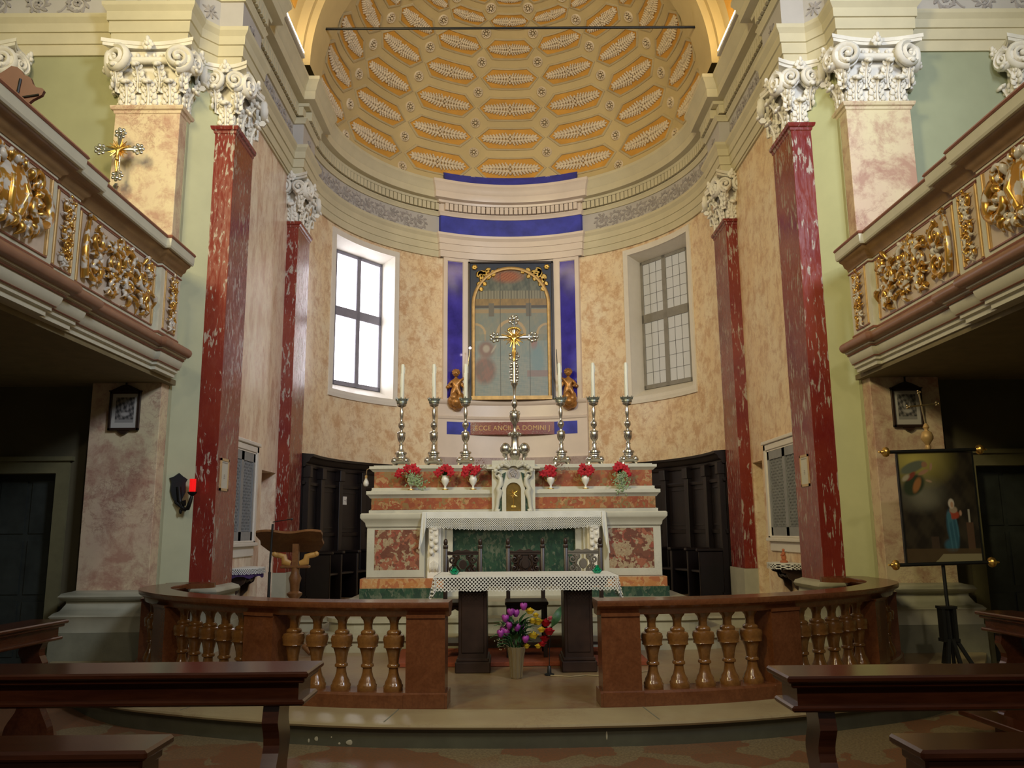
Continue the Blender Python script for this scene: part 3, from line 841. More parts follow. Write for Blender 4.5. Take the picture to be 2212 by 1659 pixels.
for s, side, near in ((-1, 'left', 'left'), (1, 'right', 'right')):
    rm = M['redL'] if s < 0 else M['redR']
    pil('marble_pier', s, -4.86, -4.07, 9.25, 9.6, M['pier'], 'cream and pink marbled pier with a carved capital beside the %s gallery' % side, M['basestone'], M['plinthstone'], 3, 1, floor=0, cat='pier', wide=.03)
    pil('red_pilaster', s, -3.83, -3.57, 9.77, 10.5, rm, 'tall flaking red pilaster, the nearer one on the %s side of the presbytery' % side, M['basestone'], M['basestone'], 1, 2)
    pil('red_pilaster', s, -3.82, -3.59, 13.06, 13.85, rm, 'flaking red pilaster further back, at the %s edge of the apse' % side, M['basestone'], M['basestone'], 1, 2, molded=False)
# part of another capital at the edge of the picture, on each side
for s, side in ((-1, 'left'), (1, 'right')):
    x0, x1 = -7.05, -6.22
    t = pil('marble_pier', s, x0, x1, 9.25, 9.6, M['pier'], 'pier with a carved capital at the far %s edge, behind the gallery' % side, M['basestone'], M['plinthstone'], 3, 1, floor=0, cat='pier', wide=.03)
# ================================================================== RETABLE, ALTARPIECE
def cpath(a0, a1, r, n=16): return [arcp(r, a0+(a1-a0)*k/n) for k in range(n+1)]
def xang(x, r): return math.degrees(math.asin(x/r))
def cstrip(b, x0, x1, z0, z1, r, th=.03):
    b.sweep(cpath(xang(x0, r), xang(x1, r), r, 12), [(-.05, z0), (th, z0), (th, z1), (-.05, z1)])
ret = thing('retable', 'rosy marble altar surround on the curved apse wall with blue inset panels', 'altar surround', (0, 17.5, .66))
rl = Vector(ret.location)
def rfin(b, nm, mt, par=ret, **kw):
    b.v = [(p[0]-rl.x, p[1]-rl.y, p[2]-rl.z) for p in b.v]
    return b.build(nm, mt, par, **kw)
b = MB(); cstrip(b, -1.5, 1.5, 4.18, 7.46, 3.66, .035)
for x0, x1, z0, z1 in ((-1.50, -1.42, 4.25, 7.44), (-1.08, -.95, 4.25, 7.44), (.95, 1.08, 4.25, 7.44), (1.42, 1.50, 4.25, 7.44), (-1.5, -.95, 7.37, 7.44), (.95, 1.5, 7.37, 7.44)):
    cstrip(b, x0, x1, z0, z1, 3.66, .06)
rfin(b, 'pilaster_slab', M['surround'], smooth=30)
b = MB(); b.sweep(cpath(-26, 26, 3.66, 24), [(0, .67), (.07, .67), (.07, 3.05), (.05, 3.05), (.05, 3.84), (.07, 3.86), (.08, 3.90), (.05, 3.92), (.05, 4.16), (.08, 4.18), (.10, 4.22), (.10, 4.26), (0, 4.27)])
rfin(b, 'pedestal', M['surround'], smooth=30)
b = MB(); b.sweep(cpath(-26, 26, 3.66, 24), [(0, 2.75), (.09, 2.75), (.09, 3.03), (0, 3.03)]); rfin(b, 'mauve_marble_band', marble('mauve_marble', (.40, .30, .27), (.48, .38, .33), (.25, .15, .14), 3, .4))
for x0, x1 in ((-1.41, -1.09), (1.09, 1.41)):
    b = MB(); cstrip(b, x0, x1, 4.30, 7.36, 3.66, .042); rfin(b, 'blue_panel', M['blue'], smooth=30)
for x0, x1 in ((-1.42, -.92), (.90, 1.40)):
    b = MB(); cstrip(b, x0, x1, 3.52, 3.79, 3.66, .056); rfin(b, 'blue_panel', M['bluematt'], smooth=30)
insc = thing('inscription_panel', 'flaking red inscription panel with gilt Latin lettering under the altarpiece', 'inscription', (0, 17.35, 3.52))
b = MB(); b.box(-.905, .895, .075, .20, 0, .27); b.build('panel', m_red('flaked_red_panel', 1.6, 3), insc)
tc = bpy.data.curves.new('lettering', 'FONT'); tc.body = 'ECCE ANCILLA DOMINI J'; tc.size = .135; tc.extrude = .003; tc.align_x = 'CENTER'; tc.align_y = 'CENTER'; tc.space_character = 1.05
_to = bpy.data.objects.new('lettering_curve', tc); COL.objects.link(_to); bpy.context.view_layer.update()
_me = bpy.data.meshes.new_from_object(_to.evaluated_get(bpy.context.evaluated_depsgraph_get())); bpy.data.objects.remove(_to)
_me.materials.clear(); _me.materials.append(M['gilt'])
to = bpy.data.objects.new('lettering', _me); COL.objects.link(to); to.parent = insc; to.location = (0, .072, .135); to.rotation_euler = (R(90), 0, 0)
to.scale = (1.02, 1.1, 1)

# painted panels: a colour for every vertex of a fine grid
def noise2(x, y, s=0):
    return (sin(x*12.9+y*4.1+s)+sin(x*5.3-y*9.7+s*2)+sin(x*21+y*17+s*3)*.5+sin(x*37-y*31+s)*.3)/2.8
def lerp(a, c, t): return tuple(a[i]+(c[i]-a[i])*t for i in range(3))
def clampt(t): return max(0, min(1, t))
def ell(x, y, cx, cy, rx, ry, soft=.25, rot=0):
    dx, dy = x-cx, y-cy; c, s_ = cos(rot), sin(rot); u = (dx*c+dy*s_)/rx; v = (-dx*s_+dy*c)/ry
    return clampt((1-sqrt(u*u+v*v))/soft)
def painted(name, w, h, fn, parent, M4, mat, nx=120, ny=200, th=.02, mask=None):
    b = MB(); b.grid(lambda u, v: (w*(u-.5), 0, h*v), nx, ny, skip=(lambda i, j: not mask((i+.5)/nx, (j+.5)/ny)) if mask else None)
    me_o = b.build(name, mat, parent); me = me_o.data
    ca = me.color_attributes.new('Col', 'FLOAT_COLOR', 'POINT')
    data = []
    for v in me.vertices:
        u, q = v.co.x/w+.5, v.co.z/h
        c = fn(u, q); data += [max(0, c[0]), max(0, c[1]), max(0, c[2]), 1]
    ca.data.foreach_set('color', data)
    me_o.matrix_local = M4
    return me_o

alt = thing('altarpiece', 'arched altarpiece painting on boards in a gilded frame with blue spandrels', 'painting', (0, 17.42, 4.29))
W2, H2 = 1.66, 3.0
ar = W2/2
def arch_in(u, v):
    x = (u-.5)*W2; z = v*H2
    zc = H2-.1-ar
    return z < zc or x*x+(z-zc)**2 < ar*ar
def altar_paint(u, v):
    n = noise2(u*3, v*4, 1)*.5+noise2(u*11, v*13, 4)*.3
    c = lerp((.30, .30, .22), (.22, .27, .24), clampt(.5+n))
    if v < .42: c = lerp((.33, .36, .31), (.24, .32, .31), clampt(.5+n+noise2(u*30, v*4)*.4))       # pale floor / lower scene
    if v < .30: c = lerp(c, (.42, .43, .38), .4*clampt(.5+noise2(u*2, v*40)))
    # upper architecture: balustrade, cornice, arches
    if .735 < v < .80: c = (.13, .12, .08) if (u*26) % 1 < .25 else (.30, .28, .19)
    if .68 < v < .735: c = lerp((.42, .26, .08), (.26, .17, .06), clampt(.5+n))
    if .665 < v < .685: c = (.08, .07, .06)
    if .625 < v < .655: c = (.42, .30, .15)
    if .60 < v < .70 and (abs(u-.24) < .035 or abs(u-.73) < .035): c = (.17, .15, .11)
    for cx, rr in ((.02, .15), (.5, .20), (.98, .15)):
        d = sqrt((u-cx)**2+((v-.47)*H2/W2)**2)
        if v > .47:
            if rr*.80 < d < rr: c = (.56, .40, .20)
            elif d < rr*.84: c = lerp((.36, .33, .22), (.27, .29, .24), clampt(.5+n))
        elif v > .42 and rr*.84 < abs(u-cx) < rr: c = (.38, .31, .2)
    if v > .8: c = lerp((.08, .10, .08), (.20, .21, .15), clampt(.5+n*1.3))
    # glory of red clouds and small figures at the top
    t = ell(u, v, .46, .905, .26, .06, .6); c = lerp(c, lerp((.34, .04, .015), (.50, .20, .06), clampt(.5+noise2(u*22, v*30)*1.2)), t)
    # kneeling figure in rose at the left, standing figure in blue at the right
    t = ell(u, v, .15, .20, .17, .12, .35); c = lerp(c, lerp((.30, .13, .10), (.20, .12, .10), clampt(.5+n*2)), t*.9)
    t = ell(u, v, .17, .355, .13, .075, .4); c = lerp(c, (.26, .12, .09), t*.8)
    t = ell(u, v, .17, .36, .055, .035, .4); c = lerp(c, (.48, .42, .33), t)
    t = ell(u, v, .27, .36, .06, .012, .4, .7); c = lerp(c, (.5, .44, .35), t)
    t = ell(u, v, .80, .40, .05, .06, .4); c = lerp(c, (.40, .16, .13), t*.8)
    t = ell(u, v, .79, .445, .022, .016, .5); c = lerp(c, (.62, .48, .40), t)
    t = ell(u, v, .84, .28, .12, .14, .5); c = lerp(c, (.20, .33, .36), t*.8)
    if .15 < v < .20 and u > .70: c = lerp(c, (.34, .16, .14), .6)
    for q in (.36, .74):
        if abs(u-q) < .004: c = (.06, .06, .05)
    return tuple(q*.78 for q in c)
painted('painting', W2, H2, altar_paint, alt, T(-.01, .0, .03), M['painting'], 140, 240, mask=arch_in)
# frame: arched gilded moulding, blue spandrels, outer edge
b = MB(); zc = H2-.1-ar+.03
pts = [(-ar, 0)]+[(-ar, zc*k/4) for k in range(1, 4)]+[(-ar*cos(pi*k/30), zc+ar*sin(pi*k/30)) for k in range(31)]+[(ar, zc*k/4) for k in range(3, -1, -1)]
b.tube([(x-.01, -.02, z) for x, z in pts], .045, 8, flat=.8); b.box(-ar-.05, ar+.03, -.06, .02, -.02, .06)
b.build('arched_frame', M['gilt'], alt, smooth=50)
def sp_mask(u, v):
    x = (u-.5)*1.84; z = v*3.06
    return (x+.0)**2+(z-zc)**2 > (ar+.01)**2 and z > zc or abs(x) > ar+.01
b = MB(); b.grid(lambda u, v: ((u-.5)*1.84, .012, v*3.06), 92, 150, skip=lambda i, j: not sp_mask((i+.5)/92, (j+.5)/150))
b.build('spandrel_board', plain('dark_blue_board', (.012, .022, .05), .4), alt, loc=(-.01, 0, 0))
b = MB()
for x0, x1, z0, z1 in ((-.95, -.91, -.02, 3.08), (.89, .93, -.02, 3.08), (-.95, .93, 3.05, 3.09)): b.box(x0, x1, -.03, .03, z0, z1)
b.build('outer_edge', M['darkwood'], alt)
for s in (-1, 1):
    b = MB(); fm = lambda x, z, h: (x, -.005-h, z)
    cx, cz = s*.68-.01, 2.86
    for a, l in ((-90, .50), (-75, .36), (180 if s > 0 else 0, .50), (200 if s > 0 else -20, .36), (225 if s > 0 else -45, .26)):
        for q in range(4):
            t = q/4; leafstroke(b, fm, cx+cos(R(a))*l*t, cz+sin(R(a))*l*t, R(a)+(.5 if q % 2 else -.5), .14*(1-t*.5), .05, .03)
    for q in range(6): b.ball((cx+s*.12+.03*cos(q), -.02, cz+.1+.03*sin(q)), (.035, .02, .035), 6, 5)
    b.build('gilded_leaf_spray', M['gold'], alt, smooth=50)

# ================================================================== CHERUBS (carved, holding rods)
def skin_body(name, chains, mat, parent, loc=(0, 0, 0), sub=2):
    """chains: list of [(x,y,z,r),...] joined when points coincide"""
    vs = []; rad = []; es = []; idx = {}
    for ch in chains:
        prev = None
        for x, y, z, r in ch:
            k = (round(x, 4), round(y, 4), round(z, 4))
            if k not in idx: idx[k] = len(vs); vs.append((x, y, z)); rad.append(r)
            if prev is not None and prev != idx[k]: es.append((prev, idx[k]))
            prev = idx[k]
    me = bpy.data.meshes.new(name); me.from_pydata(vs, es, []); me.materials.append(mat)
    o = bpy.data.objects.new(name, me); COL.objects.link(o); o.parent = parent; o.location = loc
    mo = o.modifiers.new('skin', 'SKIN'); mo.use_smooth_shade = True
    ly = me.skin_vertices[0] if me.skin_vertices else None
    if ly is None:
        bm = bmesh.new(); bm.from_mesh(me); bm.verts.layers.skin.verify(); bm.to_mesh(me); bm.free(); ly = me.skin_vertices[0]
    for i, r in enumerate(rad): ly.data[i].radius = (r, r); ly.data[i].use_root = (i == 0)
    ss = o.modifiers.new('sub', 'SUBSURF'); ss.levels = sub; ss.render_levels = sub
    return o
for s, side in ((-1, 'left'), (1, 'right')):
    t = thing('cherub_bracket', 'gilded cherub on a cloud holding a %s, %s of the altarpiece' % ('rod with a lit lamp' if s < 0 else 'thin dark rod', side), 'cherub', (s*1.20, 17.20, 4.02))
    q = -s     # towards the altarpiece
    cl_ = MB()
    for k in range(9):
        a = k*2.4; cl_.ball((.11*cos(a)*(.6+.1*(k % 3)), .06*sin(a), .13+.02*k-.0*k), (.12-.004*k, .10, .11), 8, 6)
    cl_.ball((0, .1, .10), (.10, .16, .10), 8, 6)
    cl_.build('cloud', M['cherub'], t, smooth=80)
    P = [(0, -.02, .44, .068), (0, -.03, .52, .072), (0, -.02, .62, .066), (0, -.02, .69, .030), (0, -.03, .72, .03)]
    chains = [P,
              [(0, -.02, .44, .068), (-.06, -.03, .41, .056), (-.08, -.07, .33, .046), (-.07, -.03, .24, .036), (-.07, -.07, .22, .026)],
              [(0, -.02, .44, .068), (.06, -.03, .41, .056), (.09, -.05, .32, .046), (.08, .0, .24, .036), (.08, -.05, .21, .026)],
              [(0, -.02, .62, .066), (q*.09, -.04, .63, .036), (q*.17, -.07, .67, .030), (q*.22, -.09, .74, .026), (q*.235, -.09, .77, .024)],
              [(0, -.02, .62, .066), (-q*.09, -.04, .61, .036), (-q*.15, -.07, .54, .030), (-q*.10, -.11, .49, .026), (-q*.08, -.12, .48, .022)]]
    skin_body('body', chains, M['cherub'], t)
    h = MB(); h.ball((0, -.035, .795), (.072, .076, .082), 14, 10); h.ball((0, -.11, .785), (.014, .016, .016), 6, 5)
    for e in (-1, 1): h.ball((e*.028, -.10, .805), (.011, .008, .008), 6, 5); h.ball((e*.072, -.03, .79), (.012, .02, .022), 6, 5); h.ball((e*.035, -.095, .77), (.022, .016, .02), 6, 5)
    h.ball((0, -.104, .758), (.018, .01, .006), 6, 4)
    h.build('head', M['cherub'], t, smooth=80)
    hr = MB()
    for k in range(16):
        a = k*2.4; zz = .82+.05*(k/16); rr_ = .068*sqrt(max(.05, 1-(k/17)**2)); hr.ball((rr_*cos(a), -.02+rr_*sin(a)*.9+.01, zz), .026, 6, 5)
    hr.build('hair', M['cherub'], t, smooth=80)
    for e in (-1, 1):
        wg = MB()
        for k in range(4): wg.ball((e*(.08+.03*k), .03, .60-.03*k), (.05, .014, .05-.004*k), 8, 5)
        wg.build('wing', M['cherub'], t, smooth=80)
    rd = MB(); rd.tube([(q*.17, -.09, .50), (q*.235, -.10, .77), (q*(.30 if s < 0 else .25), -.12, 1.28)], [.014, .011, .007], 8); rd.build('rod', M['iron'] if s > 0 else M['brass'], t, smooth=60)
    if s < 0:
        lb = MB(); lb.ball((q*.305, -.12, 1.325), .026, 10, 8); lb.build('bulb', M['tinybulb'], t, smooth=80)

# ================================================================== HIGH ALTAR
ha = thing('high_altar', 'white marble high altar with red breccia bands and green front', 'altar', (0, 10.75, .66))
hl = Vector(ha.location)
def hfin(b, nm, mt, par=ha, **kw):
    b.v = [(p[0]-hl.x, p[1]-hl.y, p[2]-hl.z) for p in b.v]
    return b.build(nm, mt, par, **kw)
CX = -.035
b = MB()
for s in (-1, 1):
    x0, x1 = (CX+s*1.15, CX+s*1.90)
    b.box(min(x0, x1), max(x0, x1), 10.75, 11.9, .90, 1.56)
    # raised frame around the red panel
    for a0, a1, z0, z1 in ((1.155, 1.22, 1.01, 1.52), (1.80, 1.895, 1.01, 1.52), (1.155, 1.895, .92, 1.01), (1.155, 1.895, 1.52, 1.555)):
        b.box(min(CX+s*a0, CX+s*a1), max(CX+s*a0, CX+s*a1), 10.735, 10.749, z0, z1)
    b.box(min(CX+s*.90, CX+s*1.15), max(CX+s*.90, CX+s*1.15), 10.80, 11.0, .78, 1.58)
    b.box(min(CX+s*.80, CX+s*.90), max(CX+s*.80, CX+s*.90), 10.86, 11.0, .78, 1.58)
b.box(CX-1.15, CX+1.15, 10.95, 11.8, .66, 1.58)
hfin(b, 'body', M['altarwhite'])
for s in (-1, 1):
    b = MB(); b.box(min(CX+s*1.22, CX+s*1.80), max(CX+s*1.22, CX+s*1.80), 10.742, 10.76, 1.01, 1.52); hfin(b, 'red_marble_panel', M['panelred'])
    # carved console between panel and green front
    c = MB()
    xx = CX+s*1.03
    c.box(xx-.085, xx+.085, 10.74, 10.82, .80, 1.56)
    prof = [(10.74, .98), (10.70, 1.02), (10.69, 1.06), (10.715, 1.10), (10.72, 1.18), (10.70, 1.30), (10.66, 1.42), (10.655, 1.52), (10.70, 1.56), (10.74, 1.56)]
    n = len(prof); vs = [(xx-.06, y, z) for y, z in prof]+[(xx+.06, y, z) for y, z in prof]
    c.add(vs, [tuple(range(n)), tuple(range(2*n-1, n-1, -1))]+[(k, n+k, n+(k+1) % n, (k+1) % n) for k in range(n)])
    for k in range(5): c.ball((xx+.035*(k-2)/2, 10.70, 1.14+.0*k-.035*abs(k-2)*.4-.06), (.012, .015, .055), 6, 5)
    for k in range(7): c.ball((xx+(.03 if k % 2 else -.03), 10.66+.004*k, 1.50-.045*k), (.03, .02, .03), 6, 5)
    c.ball((xx, 10.665, 1.53), (.07, .03, .035), 8, 6)
    hfin(c, 'carved_console', M['capital'], smooth=50)
b = MB(); b.box(CX-.80, CX+.80, 10.925, 10.96, .80, 1.56); hfin(b, 'green_marble_front', M['altargreen'])
b = MB()
for x0, x1, y in ((CX-1.97, CX-.9, 10.70), (CX+.9, CX+1.95, 10.70), (CX-.9, CX+.9, 10.88)): b.box(x0, x1, y, 11.0, .785, .905)
hfin(b, 'orange_marble_band', M['altarorange'])
for s in (-1, 1):
    b = MB(); b.box(min(CX+s*.9, CX+s*1.97), max(CX+s*.9, CX+s*1.97), 10.68, 11.9, .66, .785)
    hfin(b, 'green_marble_plinth', M['altargreen'])
# mensa slab with moulded edge
def mold_box(b, x0, x1, y0, y1, prof):
    b.sweep([(x0, y1), (x0, y0), (x1, y0), (x1, y1)], [(d-.3 if i in (0, len(prof)-1) else d, z) for i, (d, z) in enumerate(prof)])
    b.box(x0, x1, y0, y1, prof[0][1], prof[-1][1])
b = MB()
MP_ = [(0, 1.55), (.01, 1.56), (.02, 1.61), (.06, 1.65), (.075, 1.67), (.075, 1.715), (.06, 1.73), (0, 1.73)]
mold_box(b, CX-1.90, CX-1.20, 10.72, 11.9, MP_); mold_box(b, CX+1.20, CX+1.90, 10.72, 11.9, MP_); mold_box(b, CX-1.21, CX+1.21, 10.80, 11.88, MP_)
hfin(b, 'mensa_slab', M['altarwhite'], smooth=40)
b = MB(); mold_box(b, CX-1.93, CX+1.93, 11.17, 11.9, [(0, 1.72), (.02, 1.72), (.02, 1.78), (0, 1.79)])
mold_box(b, CX-1.93, CX+1.93, 11.17, 11.9, [(0, 1.935), (.01, 1.94), (.03, 1.97), (.055, 1.99), (.055, 2.035), (0, 2.045)])
mold_box(b, CX-1.93, CX+1.93, 11.37, 11.9, [(0, 2.045), (.02, 2.045), (.02, 2.09), (0, 2.095)])
mold_box(b, CX-1.93, CX+1.93, 11.37, 11.9, [(0, 2.305), (.01, 2.31), (.03, 2.33), (.055, 2.35), (.055, 2.385), (0, 2.40)])
hfin(b, 'gradine_shelf', M['altarwhite'], smooth=40)
b = MB(); b.box(CX-1.92, CX+1.92, 11.16, 11.8, 1.785, 1.94); hfin(b, 'lower_red_band', M['altarred'])
b = MB(); b.box(CX-1.92, CX+1.92, 11.36, 11.8, 2.09, 2.31); hfin(b, 'upper_red_band', M['altarred'])

# ---- tabernacle
tb = thing('tabernacle', 'white marble tabernacle with scrolls and an arched gilt door, middle of the altar', 'tabernacle', (CX, 11.05, 1.73))
b = MB(); b.box(-.29, .29, 0, .3, 0, .585); b.box(-.29, .29, .0, .3, .615, .70); b.box(-.36, .36, -.02, .3, .585, .615)
b.build('body', M['altarwhite'], tb)
b = MB(); b.box(-.155, -.10, -.045, .0, 0, .30); b.box(.10, .155, -.045, 0, 0, .30)
aq = [( -.155*cos(pi*k/14), .30+.155*sin(pi*k/14)) for k in range(15)]+[(.10*cos(pi*k/14), .30+.10*sin(pi*k/14)) for k in range(15)]
b.prism(aq, -.045, 0); b.build('door_surround', M['altarwhite'], tb, smooth=30)
b = MB(); b.prism([(-.10, 0.005), (.10, 0.005)]+[(.10*cos(pi*k/14), .30+.10*sin(pi*k/14)) for k in range(15)], -.012, -.004)
dr = b.build('door', plain('gilt_door', (.50, .33, .10), .22, .9, .25, 12), tb)
b = MB(); b.tube([(0, -.018, .06), (0, -.018, .26)], .006, 6); b.tube([(-.03, -.018, .22), (.03, -.018, .22)], .006, 6); b.ball((0, -.018, .08), (.04, .008, .02), 8, 5)
for k in range(10): a = k*pi/5; b.tube([(0, -.016, .25), (.06*cos(a), -.016, .25+.06*sin(a))], .004, 5)
b.build('chalice_relief', M['gold'], dr, smooth=60)
b = MB()
for s in (-1, 1):
    b.prism([(s*.16, .02), (s*.20, .02), (s*.22, .30), (s*.19, .50), (s*.10, .54), (s*.155, .30)], -.015, 0)
b.build('green_inlay', M['altargreen'], tb)
for s in (-1, 1):
    b = MB()
    sp1 = [(s*(.215+.055*cos(a)*(1-k/26)), .50+.055*sin(a)*(1-k/26)) for k, a in ((k, R(200)-k*.28) for k in range(22))]
    b.tube([(s*.215+(x-s*.215), -.03, z) for x, z in sp1], .018, 6, flat=1.6, up=(0, 1, 0))
    b.tube([(s*.21, -.03, .50), (s*.17, -.035, .45), (s*.17, -.04, .38), (s*.21, -.04, .32), (s*.185, -.04, .27), (s*.21, -.035, .18), (s*.215, -.03, .10), (s*.23, -.03, .05), (s*.20, -.03, .02)], [.03, .034, .04, .036, .045, .03, .026, .03, .035], 8, flat=1.2, up=(0, 1, 0))
    b.ball((s*.185, -.05, .27), (.04, .03, .045), 8, 6); b.ball((s*.22, -.04, .03), (.04, .03, .03), 8, 6)
    b.build('scroll', M['altarwhite'], tb, smooth=60)
b = MB()
for k in range(9): a = R(18+k*18); b.tube([(.05*cos(a), -.05, .60+.02*sin(a)), (.13*cos(a), -.055, .62+.08*sin(a))], [.02, .03], 6)
for s in (-1, 1):
    for k in range(5): b.ball((s*(.08+.04*k), -.04, .655-.012*k*k*.5), (.035, .03, .03), 7, 5)
b.build('shell_crest', M['altarwhite'], tb, smooth=60)
b = MB(); b.lathe([(.075, 0), (.085, .015), (.06, .02), (.058, .008)], 20, M=T(0, 0, .515) @ Matrix.Rotation(R(90), 4, 'X'))
for k in range(12): a = k*2.4; b.ball((.04*sqrt(k/12)*cos(a), -.018, .515+.035*sqrt(k/12)*sin(a)), (.014, .012, .014), 6, 4)
b.build('oval_medallion', M['relief'], tb, smooth=50)

# ---- candlesticks and candles
cs_prof = [(.03, .14), (.062, .155), (.085, .17), (.08, .19), (.05, .20), (.035, .225), (.03, .26), (.028, .28), (.036, .29), (.028, .30), (.022, .32), (.034, .335), (.05, .36), (.058, .40), (.06, .43), (.056, .445), (.062, .455), (.048, .47), (.022, .48), (.018, .50), (.024, .515), (.042, .54), (.048, .565), (.042, .59), (.022, .61), (.018, .64), (.024, .68), (.030, .72), (.026, .76), (.018, .80), (.022, .815), (.06, .83), (.066, .85), (.066, .86), (.05, .865), (.05, .89)]
cs_prof = [(r, z*1.03) for r, z in cs_prof]
def make_stick(loc, label):
    t = thing('candlestick', label, 'candlestick', loc, group='silver altar candlesticks')
    b = MB(); b.lathe([(.10, .035), (.125, .05), (.13, .07), (.115, .085), (.075, .10), (.062, .13), (.07, .15)], 18, sq=.5, a0=pi/4)
    b.box(-.055, .055, -.055, .055, .06, .17, bev=.012)
    for a in (0, 1, 2, 3): 
        A = R(45+a*90); b.ball((.115*cos(A), .115*sin(A), .07), (.045, .045, .05), 8, 6); b.tube([(.115*cos(A), .115*sin(A), .05), (.13*cos(A), .13*sin(A), .0)], [.022, .016], 6)
    b.build('base', M['silver'], t, smooth=50)
    b = MB(); b.lathe(cs_prof, 18); b.build('stem', M['silver'], t, smooth=40)
    b = MB(); b.lathe([(.03, .875), (.06, .885), (.075, .90), (.072, .93), (.085, .955), (.078, .955), (.066, .93), (.06, .90)], 18)
    for k in range(8): A = k*pi/4; b.tube([(.075*cos(A), .075*sin(A), .93), (.092*cos(A), .092*sin(A), .975)], [.012, .005], 5)
    b.build('drip_pan', plain('tarnished_silver', (.30, .33, .28), .4, .8), t, smooth=50)
    return t
CS = [-1.615, -1.155, -.705, .65, 1.12, 1.60]
names = ['outer left', 'middle left', 'inner left', 'inner right', 'middle right', 'outer right']
where = ['first silver candlestick from the left on the altar top', 'second silver candlestick from the left on the altar top', 'third silver candlestick from the left, left of the crucifix', 'silver candlestick just right of the altar crucifix', 'second silver candlestick from the right on the altar top', 'silver candlestick at the far right of the altar top']
whc = ['white candle furthest left on the altar', 'white candle second from the left on the altar', 'white candle in front of the left cherub', 'white candle in front of the right cherub', 'white candle second from the right on the altar', 'white candle furthest right on the altar']
st0 = None
for k, x in enumerate(CS):
    lo = (x, 11.55, 2.40)
    if st0 is None: st0 = make_stick(lo, where[k])
    else: dup(st0, lo, where[k])
for k, x in enumerate(CS):
    b = MB(); b.lathe([(.030, 0), (.030, .1), (.028, .3), (.026, .52), (.020, .535), (.004, .54)], 14)
    for q in range(3): b.tube([(.03*cos(q*2), .03*sin(q*2), .50-.05*q), (.031*cos(q*2), .031*sin(q*2), .40-.1*q)], .004, 5)
    o = b.build('candle', M['wax'], smooth=50, loc=(x, 11.55, 3.33)); tag(o, whc[k], 'candle', 'altar candles'); o.rotation_euler = (0, R([.8, -.5, .3, -1, .6, .2][k]), 0)

# ---- altar crucifix
def make_cross_top(t, zc, arm, up, down, th, rays=.12, gold=True, corpus=True):
    b = MB(); m2 = M['silver']
    b.box(-arm, arm, -.012, .012, zc-th, zc+th, bev=.006); b.box(-th, th, -.012, .012, zc-down, zc+up, bev=.006)
    for dx, dz in ((arm, 0), (-arm, 0), (0, up), (0, -down)):
        for k in range(7):
            a = k*pi*2/7; b.ball((dx*.92+.055*cos(a)*th/.025, 0, zc+dz*.92+.055*sin(a)*th/.025), (.024*th/.025, .018, .024*th/.025), 6, 5)
        b.ball((dx, -.01, zc+dz), (.03*th/.025, .02, .03*th/.025), 8, 6)
    b.build('cross', m2, t, smooth=50)
    b = MB()
    for k in range(28):
        a = 2*pi*k/28+.1
        if abs(math.sin(2*a)) < .28: continue
        l = rays*(1.0 if k % 2 else .75); b.tube([(.02*cos(a), -.004, zc+.02*sin(a)), (l*cos(a), -.018, zc+l*sin(a))], [.010, .005], 5)
    b.build('rays', M['gold'], t, smooth=50)
    s_ = arm/.28
    ch = [[(0, -.03, zc-.14*s_, .020*s_), (0, -.032, zc-.08*s_, .022*s_), (0, -.032, zc-.02*s_, .026*s_), (0, -.03, zc+.01*s_, .012*s_), (0, -.035, zc+.03*s_, .02*s_), (.004, -.038, zc+.05*s_, .018*s_)],
          [(0, -.032, zc-.02*s_, .026*s_), (.05*s_, -.028, zc+.0*s_, .010*s_), (.11*s_, -.024, zc+.02*s_, .009*s_), (.17*s_, -.02, zc+.035*s_, .008*s_)],
          [(0, -.032, zc-.02*s_, .026*s_), (-.05*s_, -.028, zc+.0*s_, .010*s_), (-.11*s_, -.024, zc+.02*s_, .009*s_), (-.17*s_, -.02, zc+.035*s_, .008*s_)],
          [(0, -.03, zc-.14*s_, .020*s_), (.014*s_, -.036, zc-.20*s_, .017*s_), (.008*s_, -.032, zc-.30*s_, .010*s_), (.004*s_, -.034, zc-.34*s_, .009*s_)],
          [(0, -.03, zc-.14*s_, .020*s_), (-.014*s_, -.038, zc-.20*s_, .017*s_), (-.006*s_, -.034, zc-.30*s_, .010*s_), (-.002*s_, -.038, zc-.345*s_, .009*s_)]]
    skin_body('figure', ch, M['gold'], t, sub=1)
cx = thing('altar_crucifix', 'tall silver altar crucifix with golden rays standing on the tabernacle', 'crucifix', (-.01, 11.2, 2.43))
b = MB()
for s in (-1, 1):
    b.ball((s*.13, 0, .17), (.075, .06, .085), 12, 8); b.tube([(s*.14, 0, .10), (s*.12, 0, .04), (s*.13, -.01, 0)], [.04, .022, .03], 8)
b.ball((0, -.05, .10), (.06, .05, .07), 10, 8); b.lathe([(.02, 0), (.05, .02), (.075, .08), (.075, .14), (.055, .20), (.05, .30), (.06, .36), (.08, .38), (.07, .40), (.03, .41)], 16, sq=.4)
for k in range(6): b.ball((.07*cos(k*pi/3), .07*sin(k*pi/3), .37), (.03, .03, .022), 6, 5)
b.build('base', M['silver'], cx, smooth=50)
b = MB(); b.lathe([(.03, .40), (.02, .44), (.026, .50), (.035, .52), (.06, .56), (.072, .62), (.065, .67), (.04, .70), (.02, .715), (.018, .735), (.035, .76), (.045, .79), (.035, .83), (.018, .86), (.015, .92), (.022, 1.0), (.03, 1.04), (.05, 1.07), (.05, 1.085), (.02, 1.10)], 18)
for k in range(5): b.ball((.06*cos(k*1.257), .06*sin(k*1.257), .66), (.018, .018, .035), 6, 5)
b.build('stem', M['silver'], cx, smooth=45)
b = MB()
for s in (-1, 1):
    for k in range(7): b.ball((s*(.035+.012*(k % 2)), 0, 1.12+k*.04), (.022, .02, .026), 6, 5)
